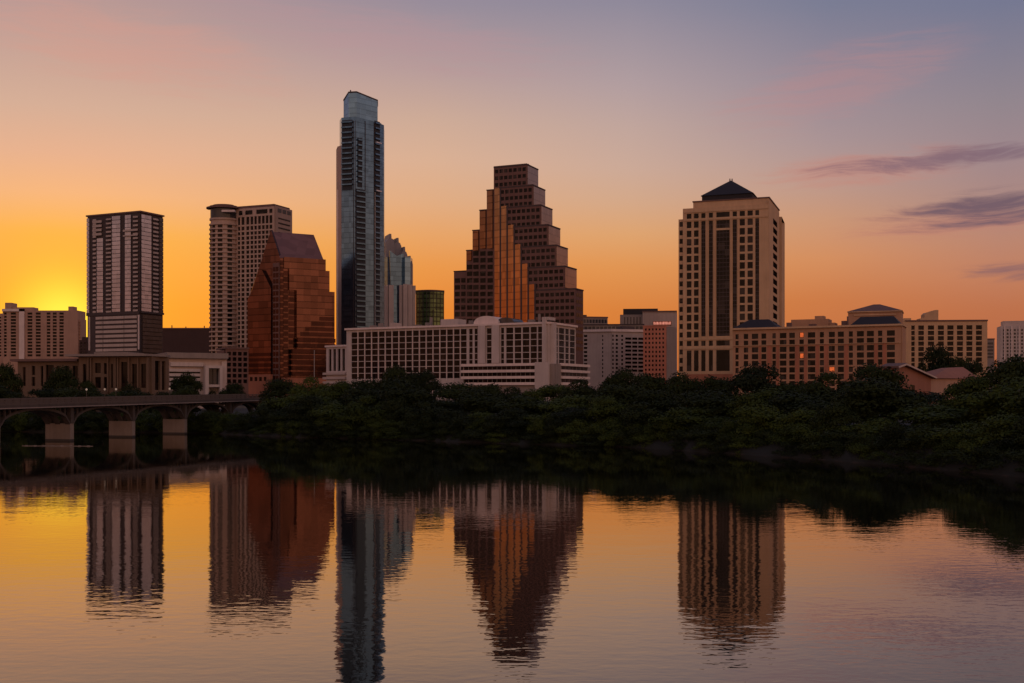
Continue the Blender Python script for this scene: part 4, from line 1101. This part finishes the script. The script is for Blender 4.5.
b = Bld('slim_tower', 'slim dark slab showing just right of the square tan hotel wing', 'building', 991, 900, hide=lambda x, y: y > 358)
fr = Fr(P(986, 900), P(994.5, 898)); mb = MB(); mb.prism([fr.at(0), fr.at(fr.L), fr.at(fr.L, -14), fr.at(0, -14)], 0, fr.z(339.5)); b.part('wall', mb, 'grey_concrete')
for k in range(5): b.win(fr, fr.L * .15, fr.L * .85, fr.z(344.5 + 3.4 * k), fr.z(342.5 + 3.4 * k), .06, 'grey_glass')
mb = MB(); fr.pbox(mb, 985.6, 994.8, 338.4, 339.5, -14.3, .4); b.part('parapet', mb, 'brown_cap'); b.done()

b = Bld('white_tower', 'white ribbed apartment tower on the far right edge of the skyline', 'building', 1014, 950, hide=lambda x, y: y > 358)
fr = Fr(P(1000.4, 952), P(1032, 946)); mb = MB(); mb.prism([fr.at(0), fr.at(fr.L), fr.at(fr.L, -18), fr.at(0, -18)], 0, fr.z(326))
facade(b, mb, fr, 326, None, ev(1002, 1031, 8, .55), ev(328.4, 360, 9, .62), .6, 'grey_glass'); b.part('wall', mb, 'white_plaster')
mb = MB(); fr.pbox(mb, 1004, 1030, 320.6, 326, -16, -3); b.part('penthouse', mb, 'pale_grey')
for px in (1004.3, 1011.5, 1018.8):
    mb = MB(); fr.pbox(mb, px - .5, px + .5, 326, 370, .62, 1.5); b.part('fin', mb, 'white_concrete')
b.done()

# --- brick house among the trees
b = Bld('brick_house', 'low brick and plaster house with a sloping red roof among the trees at right', 'house', 935, 290, hide=lambda x, y: y > 392)
fl_ = Fr(P(897, 270), P(931, 282)); L = fl_.L
mb = MB(); fl_.slab(mb, [(0, 3), (L, 3), (L, fl_.z(377.5)), (L * .95, fl_.z(377)), (L * .16, fl_.z(365.5)), (0, fl_.z(367.5))], -3.5, 0); b.part('brick_wall', mb, 'red_brick')
mb = MB(); fl_.slab(mb, [(-.8, fl_.z(368.4)), (L * .16, fl_.z(365.4)), (L * 1.06, fl_.z(378.2)), (L * 1.06, fl_.z(376.6)), (L * .16, fl_.z(363.4)), (-.8, fl_.z(366.6))], -4, .9); b.part('gable_roof', mb, 'brown_cap')
mb = MB(); fl_.slab(mb, [(-.8, fl_.z(368.6)), (L * .16, fl_.z(365.6)), (L * 1.06, fl_.z(378.4)), (L * 1.06, fl_.z(376.9)), (L * .16, fl_.z(364)), (-.8, fl_.z(367))], .902, 1.1); b.part('fascia', mb, 'pale_grey')
f2_ = Fr(P(931, 284), P(976, 290)); mb = MB(); mb.prism([f2_.at(0), f2_.at(f2_.L), f2_.at(f2_.L, -10), f2_.at(0, -10)], 0, f2_.z(378.5)); b.part('wall', mb, 'hotel_concrete')
mb = MB(); z0 = f2_.z(378.4); mb.loft([(*f2_.at(-.6, .7), z0), (*f2_.at(f2_.L + .5, .7), z0), (*f2_.at(f2_.L + .5, -10.5), z0), (*f2_.at(-.6, -10.5), z0)], [(*f2_.at(f2_.L * .62, -4), f2_.z(367.4)), (*f2_.at(f2_.L * .98, -4), f2_.z(366.4)), (*f2_.at(f2_.L * .98, -6), f2_.z(366.4)), (*f2_.at(f2_.L * .62, -6), f2_.z(367.4))]); b.part('tiled_roof', mb, 'red_brick')
for px in (948.5, 952): b.win(f2_, f2_.up(px), f2_.up(px + 1.2), f2_.z(390), f2_.z(384), .05, 'brown_glass')
b.win(fl_, L * .42, L * .5, fl_.z(392), fl_.z(385), .05, 'brown_glass')
b.done()
# ------------------------------------------------------------------ bridge
R0 = Vector((-97.8, 253.0)); bdir = Vector((12.1, 46.0)).normalized(); bl = Vector((-bdir.y, bdir.x))   # bl points to the hidden side
def bp(s, w): return R0 + bdir * s + bl * w
def bz(s): return (s) * 0.011
root = empty('arched_bridge', 'grey concrete arch bridge running from the left edge to the wooded bank', 'bridge', (R0.x, R0.y, 0))
BL = (R0.x, R0.y, 0)
def bpart(name, mb, mat, par=None):
    me = mb.mesh(name, BL); fix_normals(me)
    return link(name, me, mat, par or root)
S0, S1 = -150, 97
def strip(mb, s0, s1, w0, w1, z0, z1):
    mb.loft([(*bp(s0, w0), z0 + bz(s0)), (*bp(s0, w1), z0 + bz(s0)), (*bp(s0, w1), z1 + bz(s0)), (*bp(s0, w0), z1 + bz(s0))],
            [(*bp(s1, w0), z0 + bz(s1)), (*bp(s1, w1), z0 + bz(s1)), (*bp(s1, w1), z1 + bz(s1)), (*bp(s1, w0), z1 + bz(s1))])
mb = MB(); strip(mb, S0, S1, -1.2, 9.2, 7.65, 8.35); bpart('deck', mb, 'bridge_arch')
mb = MB(); strip(mb, S0, S1, -1.32, -1.2, 7.6, 7.82); bpart('fascia', mb, 'grey_concrete')
mb = MB(); strip(mb, S0, S1, .6, 7.2, 8.352, 8.40); bpart('roadway', mb, 'dark_roof')
for w0, w1 in ((-1.15, -.9), (8.9, 9.15)):
    mb = MB(); strip(mb, S0, S1, w0, w1, 8.36, 8.72); strip(mb, S0, S1, w0 - .06, w1 + .06, 9.42, 9.62); strip(mb, S0, S1, w0 + .05, w1 - .05, 8.9, 9.25)
    for s in np.arange(S0 + 2, S1, 2.4): strip(mb, s, s + .35, w0 + .01, w1 - .01, 8.721, 9.419)
    bpart('railing', mb, 'bridge_rail')
PIERS = [-71.4, -47.6, -23.8, 0.0, 23.8, 47.6, 71.4, 95.2]
for s in PIERS:
    mb = MB(); mb.prism([bp(s - .7, 0), bp(s + .6, 0), bp(s + .6, 6.4), bp(s - .7, 6.4)], -3, 3.9)
    pr = bpart('pier', mb, 'bridge_concrete')
    mb = MB(); mb.prism([bp(s - .73, -.03), bp(s + .63, -.03), bp(s + .63, 6.43), bp(s - .73, 6.43)], -2.9, .42); bpart('tide_mark', mb, 'wet_concrete', pr)
    mb = MB(); mb.prism([bp(s - .55, -.12), bp(s + .45, -.12), bp(s + .45, .9), bp(s - .55, .9)], 3.902, 7.6 + bz(s)); bpart('column', mb, 'bridge_arch', pr)
    mb = MB(); mb.prism([bp(s - .55, 5.5), bp(s + .45, 5.5), bp(s + .45, 6.4), bp(s - .55, 6.4)], 3.902, 7.6 + bz(s)); bpart('column', mb, 'bridge_arch', pr)
for s0, s1 in zip(PIERS[:-1], PIERS[1:]):
    a, c_ = s0 + .62, s1 - .72
    N = 16
    for w0, w1, nm in ((.02, 1.2, 'arch_rib'), (2.6, 3.8, 'arch_rib'), (5.2, 6.38, 'arch_rib')):
        mb = MB()
        zs = [3.7 + 3.4 * math.sqrt(max(0, 1 - (2 * k / N - 1) ** 2)) + bz(a + (c_ - a) * k / N) for k in range(N + 1)]
        ss = [a + (c_ - a) * k / N for k in range(N + 1)]
        i = 0
        for k in range(N):
            mb.loft([(*bp(ss[k], w0), zs[k]), (*bp(ss[k], w1), zs[k]), (*bp(ss[k], w1), zs[k] + .55), (*bp(ss[k], w0), zs[k] + .55)],
                    [(*bp(ss[k + 1], w0), zs[k + 1]), (*bp(ss[k + 1], w1), zs[k + 1]), (*bp(ss[k + 1], w1), zs[k + 1] + .55), (*bp(ss[k + 1], w0), zs[k + 1] + .55)])
        rb = bpart(nm, mb, 'bridge_arch')
        if w0 < 1:
            for fr_ in (.07, .14, .22, .78, .86, .93):
                s = a + (c_ - a) * fr_; zz_ = 3.7 + 3.4 * math.sqrt(max(0, 1 - (2 * fr_ - 1) ** 2)) + bz(s) + .5
                m2 = MB(); m2.prism([bp(s - .16, .1), bp(s + .16, .1), bp(s + .16, .5), bp(s - .16, .5)], zz_, 7.62 + bz(s)); bpart('strut', m2, 'bridge_arch', rb)

# lamps on the bridge
lamp_src = None
def s_at(px, w):
    k = (px - 512) / FPX; o_ = bp(0, w)
    return (k * o_.y - o_.x) / (bdir.x - k * bdir.y)
names = ['first', 'second', 'third', 'fourth']
for i, px in enumerate((86.5, 104.8, 116, 169.5)):
    s = s_at(px, 8.6); p = bp(s, 8.6); z0 = 8.36 + bz(s)
    if lamp_src is None:
        t = empty('street_lamp', '', 'street lamp', (p.x, p.y, z0), 'lamps along the bridge')
        mb = MB(); mb.tube((0, 0, 0), (0, 0, .5), .16, .11); mb.tube((0, 0, .5), (0, 0, 2.7), .08, .06); post = link('post', mb.mesh('post'), 'bridge_rail', t)
        mb = MB()
        for k in range(6):
            r0, r1 = .24 * math.sin(math.pi * k / 6) + .02, .24 * math.sin(math.pi * (k + 1) / 6) + .02
            mb.tube((0, 0, 2.7 + .6 * k / 6), (0, 0, 2.7 + .6 * (k + 1) / 6), r0, r1, 9)
        gl_ = link('globe', mb.mesh('globe'), 'lamp_glow', t)
        lamp_src = t
    else:
        t = lamp_src.copy(); COL.objects.link(t)
        for ch in (post, gl_):
            c_ = ch.copy(); COL.objects.link(c_); c_.parent = t
        t.location = (p.x, p.y, z0)
    t['label'] = 'globe lamp post on the bridge, %s from the left of four' % names[i]

# tall bare pole before the copper building
p = P(314.3, 420)
t = empty('flag_pole', 'tall thin bare metal pole in front of the copper glass building', 'pole', (p.x, p.y, 4.5))
mb = MB(); mb.tube((0, 0, 0), (0, 0, Z(351, 420) - 4.5), .2, .11, 8); link('shaft', mb.mesh('shaft'), 'grey_metal', t)
mb = MB(); mb.tube((0, 0, Z(351, 420) - 4.5), (0, 0, Z(350.2, 420) - 4.5), .2, .12, 8); link('finial', mb.mesh('finial'), 'grey_metal', t)
mb = MB(); mb.tube((0, 0, -.6), (0, 0, .5), .5, .4, 8); link('base', mb.mesh('base'), 'grey_concrete', t)

# floating boom in front of the first pier
A = P(22, 228); Bq = P(93, 226)
t = empty('floating_boom', 'long thin pale boom floating on the water before the left bridge pier', 'boom', (A.x, A.y, 0))
mb = MB(); mb.tube((0, 0, .03), (Bq.x - A.x, Bq.y - A.y, .03), .06, .06, 6); link('line', mb.mesh('line'), 'bridge_concrete', t)
for k in range(8):
    q_ = (Bq - A) * ((k + .5) / 8); d_ = (Bq - A).normalized() * .3
    mb = MB(); mb.tube((q_.x - d_.x, q_.y - d_.y, .05), (q_.x + d_.x, q_.y + d_.y, .05), .11, .11, 8); link('float', mb.mesh('float'), 'bridge_concrete', t)

# ------------------------------------------------------------------ trees
def crown_mesh(name, seed, shape='round', leaves=3600, leaf=.27, nclump=17):
    """leaf sized quads gathered in clumps; unit tree: height 1 = crown top at z 1, half width about .5"""
    r = np.random.default_rng(seed)
    cen = []; rad = []
    tries = 0
    while len(cen) < nclump and tries < 4000:
        tries += 1
        p = r.uniform(-1, 1, 3)
        if shape == 'round': q_ = p * (.40, .40, .43); q_[2] += .50
        elif shape == 'tall': q_ = p * (.30, .30, .46); q_[2] += .50
        elif shape == 'bush': q_ = p * (.52, .52, .36); q_[2] += .42
        else: q_ = p * (.48, .48, .38); q_[2] += .56
        if np.dot(p, p) > 1 or np.dot(p, p) < .22: continue
        rr = r.uniform(.18, .30)
        if any(np.linalg.norm(q_ - c_) < .16 for c_ in cen): continue
        cen.append(q_); rad.append(rr)
    cen = np.array(cen); rad = np.array(rad)
    w = rad ** 2; w /= w.sum()
    idx = r.choice(len(cen), leaves, p=w)
    d = r.normal(size=(leaves, 3)); d /= np.linalg.norm(d, axis=1)[:, None]
    d[:, 2] = np.where(d[:, 2] < -.25, -d[:, 2] * .6, d[:, 2])
    rr = r.uniform(.55, 1.08, leaves) ** .6
    pos_ = cen[idx] + d * (rad[idx] * rr)[:, None] * np.array((1, 1, .95))
    pos_ += r.normal(size=(leaves, 3)) * .012
    pos_[:, 2] = np.maximum(pos_[:, 2], .02)
    # orientation near the outward direction with a lot of scatter
    nrm_ = d * 1.1 + r.normal(size=(leaves, 3)) * .42; nrm_ /= np.linalg.norm(nrm_, axis=1)[:, None]
    a = np.cross(nrm_, r.normal(size=(leaves, 3))); a /= np.linalg.norm(a, axis=1)[:, None]
    c_ = np.cross(nrm_, a)
    s1 = (r.uniform(.6, 1.2, leaves) * leaf / 10)[:, None]; s2 = s1 * r.uniform(.45, .8, leaves)[:, None]
    V = np.empty((leaves, 4, 3))
    V[:, 0] = pos_ - a * s1; V[:, 1] = pos_ - c_ * s2; V[:, 2] = pos_ + a * s1; V[:, 3] = pos_ + c_ * s2
    me = bpy.data.meshes.new(name)
    me.vertices.add(leaves * 4); me.vertices.foreach_set('co', V.reshape(-1).astype(np.float32))
    me.loops.add(leaves * 4); me.loops.foreach_set('vertex_index', np.arange(leaves * 4, dtype=np.int32))
    me.polygons.add(leaves); me.polygons.foreach_set('loop_start', np.arange(0, leaves * 4, 4, dtype=np.int32)); me.polygons.foreach_set('loop_total', np.full(leaves, 4, dtype=np.int32))
    me.update(calc_edges=True)
    return me

def trunk_mesh(name, seed, tall=.62):
    r = random.Random(seed); mb = MB()
    lean = Vector((r.uniform(-.05, .05), r.uniform(-.05, .05), 0))
    p0 = Vector((0, 0, -.06)); p1 = Vector((0, 0, .2)) + lean; p2 = Vector((0, 0, tall)) + lean * 1.8
    mb.tube(p0, p1, .034, .024, 7); mb.tube(p1, p2, .024, .010, 7)
    for k in range(6):
        t = .15 + .7 * k / 6; st = p1.lerp(p2, t)
        a = k * 2.4 + r.random(); e = st + Vector((math.cos(a) * .26, math.sin(a) * .26, .16 + .1 * r.random()))
        mb.tube(st, e, .013, .005, 5)
    return mb.mesh(name)

KINDS = {
    'broad': [('round', 101), ('round', 102), ('round', 103), ('round', 104)],
    'spreading': [('flat', 201), ('flat', 202)],
    'upright': [('tall', 301), ('tall', 302)],
    'low': [('bush', 401), ('bush', 402), ('bush', 403)],
}
CROWNS = {k: [crown_mesh('crown', sd, sh, 6000 if k == 'low' else 9000) for sh, sd in v] for k, v in KINDS.items()}
TRUNKS = [trunk_mesh('trunk', 500 + k) for k in range(4)]
for ms in CROWNS.values():
    for me in ms: me.materials.append(MATS['leaf_dark'])
for me in TRUNKS: me.materials.append(MATS['bark'])
CROWN_LIGHT = {}
trees = []
def tree(px, d, gz, ytop, wpx, kind, light=False, row='bank'):
    p = P(px, d); h = Z(ytop, d) - gz; w = wpx / FPX * d
    trees.append((px, d, p, gz, h, w, kind, light, row))

def topline(px):
    xs = [-60, 0, 25, 45, 62, 85, 120, 160, 185, 205, 240, 255, 275, 300, 325, 345, 362, 380, 402, 430, 445, 470, 490, 520, 560, 588, 604, 640, 655, 672, 690, 705, 730, 745, 757, 775, 795, 815, 850, 885, 900, 925, 945, 965, 985, 1005, 1024, 1100]
    ys = [388, 388, 391, 390, 389, 390, 391, 391, 389, 391, 388, 384, 386, 377, 386, 385, 383, 376, 371, 375, 388, 389, 384, 391, 389, 380, 372, 378, 374, 373, 386, 382, 377, 369, 372, 396, 384, 376, 373, 374, 392, 396, 393, 384, 366, 360, 358, 352]
    return float(np.interp(px, xs, ys))

rt = random.Random(5)
# back, middle and waterline rows along the near bank
px = 264.0
while px < 1055:
    d = bank_d(px) + 36 + rt.uniform(-7, 7)
    w = rt.uniform(9.5, 13.5); wpx = w * FPX / d
    tree(px + wpx * .4, d, 4.4, topline(px + wpx * .4) + rt.uniform(-4.5, -0.5), wpx, rt.choice(['broad', 'broad', 'spreading', 'upright']), rt.random() < .12, 'back')
    px += wpx * .72
px = 266.0
while px < 1060:
    d = bank_d(px) + 17 + rt.uniform(-4, 4)
    w = rt.uniform(10.5, 17); wpx = w * FPX / d
    base_y = HOR + (CAM_H - 3.5) / d * FPX
    yt = topline(px + wpx * .4); yt = yt + (base_y - yt) * rt.uniform(.06, .42)
    tree(px + wpx * .4, d, 3.4, yt, wpx, rt.choice(['broad', 'broad', 'broad', 'broad', 'upright']), rt.random() < .4, 'middle')
    px += wpx * .72
px = 262.0
while px < 1065:
    d = bank_d(px) + 6 + rt.uniform(-2, 2)
    w = rt.uniform(7.5, 12.5); wpx = w * FPX / d
    base_y = HOR + (CAM_H - 1.5) / d * FPX
    yt = topline(px + wpx * .4); yt = yt + (base_y - yt) * rt.uniform(.28, .62)
    tree(px + wpx * .4, d, 1.7, yt, wpx, rt.choice(['broad', 'broad', 'upright', 'broad']), rt.random() < .5, 'waterside')
    px += wpx * .68
for pxs, back_ in ((200.0, 0), (206.0, 1)):
  px = pxs
  while px < 1060:
    d = bank_d(px) + (2.9 if back_ else .6) + rt.uniform(-.6, .8)
    w = rt.uniform(4.5, 8); wpx = w * FPX / d
    if back_ or not (655 < px < 676 or 752 < px < 770):
        base_y = HOR + CAM_H / d * FPX
        tree(px + wpx * .4, d, .9 if back_ else -.35, base_y - (rt.uniform(4.5, 7) if back_ else rt.uniform(2.2, 4.6)) * FPX / d, wpx, 'low', rt.random() < .45, 'shrub')
    px += wpx * .62
# beyond and under the bridge
px = -40.0
while px < 186:
    d = bank_d(px) + 24 + rt.uniform(-8, 8); w = rt.uniform(9, 13); wpx = w * FPX / d
    tree(px + wpx * .4, d, 3.8, topline(px + wpx * .4) + rt.uniform(-1, 2), wpx, rt.choice(['broad', 'spreading', 'broad']), rt.random() < .25, 'bridge')
    px += wpx * .62
px = -40.0
while px < 215:
    d = bank_d(px) + .8 + rt.uniform(-.5, .8); w = rt.uniform(6, 9); wpx = w * FPX / d
    tree(px + wpx * .4, d, -.3, 408 + rt.uniform(-3, 5), wpx, 'low', rt.random() < .35, 'under')
    px += wpx * .68
# some single trees with their own place
for a in ((8, 372, 366, 26, 'broad'), (62, 376, 371, 34, 'broad'), (88, 372, 383, 18, 'spreading'), (128, 374, 381, 22, 'low'), (186, 420, 376, 30, 'broad'), (232, 420, 384, 24, 'broad'), (209, 425, 388, 14, 'low')):
    tree(a[0], a[1], 4.3, a[2], a[3], a[4], False, 'pavilion')
for a in ((940, 330, 352.5, 36, 'broad'), (925, 322, 362, 22, 'broad'), (958, 326, 360, 24, 'broad'), (972, 300, 366, 26, 'spreading')):
    tree(a[0], a[1], 4.5, a[2], a[3], a[4], False, 'house')

zones = [(-99, 250, 'behind the bridge'), (250, 335, 'below the copper building'), (335, 440, 'below the white hotel windows'), (440, 590, 'below the white hotel podium'), (590, 678, 'below the salmon office'), (678, 735, 'below the pyramid roofed tower'), (735, 830, 'below the lit hotel windows'), (830, 905, 'below the hipped hotel roof'), (905, 975, 'below the brick house'), (975, 1200, 'at the right edge')]
rowtxt = {'back': 'back row', 'middle': 'middle row', 'waterside': 'waterside row', 'shrub': 'water edge row', 'bridge': 'trees', 'under': 'water edge bushes', 'pavilion': 'trees by the stone pavilion', 'house': 'trees above the brick house'}
grp = {'back': 'trees in the bank wood', 'middle': 'trees in the bank wood', 'waterside': 'trees in the bank wood', 'shrub': 'shrubs along the water edge', 'bridge': 'trees behind the bridge', 'under': 'bushes under the bridge', 'pavilion': 'trees by the stone pavilion', 'house': 'trees round the brick house'}
ordw = ['leftmost', 'second from left', 'third from left', 'fourth from left', 'fifth from left', 'sixth from left', 'seventh from left', 'eighth from left', 'ninth from left', 'tenth from left', 'eleventh from left', 'twelfth from left'] + ['%dth from left' % k for k in range(13, 60)]
trees.sort(key=lambda t: t[0])
count = {}
cidx = {k: 0 for k in KINDS}
for (px, d, p, gz, h, w, kind, light, row) in trees:
    zn = next(z for a, c_, z in zones if a <= px < c_)
    key = (row, zn); k = count.get(key, 0); count[key] = k + 1
    tone = 'lighter green' if light else 'dark green'
    nm = 'shrub' if row in ('shrub', 'under') else 'tree'
    shp = {'broad': 'round', 'spreading': 'spreading', 'upright': 'upright', 'low': 'bushy'}[kind]
    if row in ('pavilion', 'house'): lab = '%s %s tree, %s of the %s' % (tone, shp, ordw[[t[0] for t in trees if t[8] == row].index(px)], rowtxt[row])
    else: lab = ('%s %s, %s in %s %s' % (tone, nm, ordw[k], rowtxt[row], zn)) if nm == 'shrub' else '%s %s %s, %s in %s %s' % (tone, shp, nm, ordw[k], rowtxt[row], zn)
    t = empty('riverside_shrub' if nm == 'shrub' else 'broadleaf_tree', lab, nm, (p.x, p.y, gz), grp[row])
    ms = CROWNS[kind]; me = ms[cidx[kind] % len(ms)]; cidx[kind] += 1
    if light:
        if me.name not in CROWN_LIGHT:
            m2 = me.copy(); m2.materials.clear(); m2.materials.append(MATS['leaf_light']); CROWN_LIGHT[me.name] = m2
        me = CROWN_LIGHT[me.name]
    t.rotation_euler = (0, 0, rt.uniform(0, 6.28))
    c_ = bpy.data.objects.new('crown', me); COL.objects.link(c_); c_.parent = t; c_.scale = (w, w, h)
    if nm == 'tree':
        tr = bpy.data.objects.new('trunk', rt.choice(TRUNKS)); COL.objects.link(tr); tr.parent = t; tr.scale = (h * .8, h * .8, h)
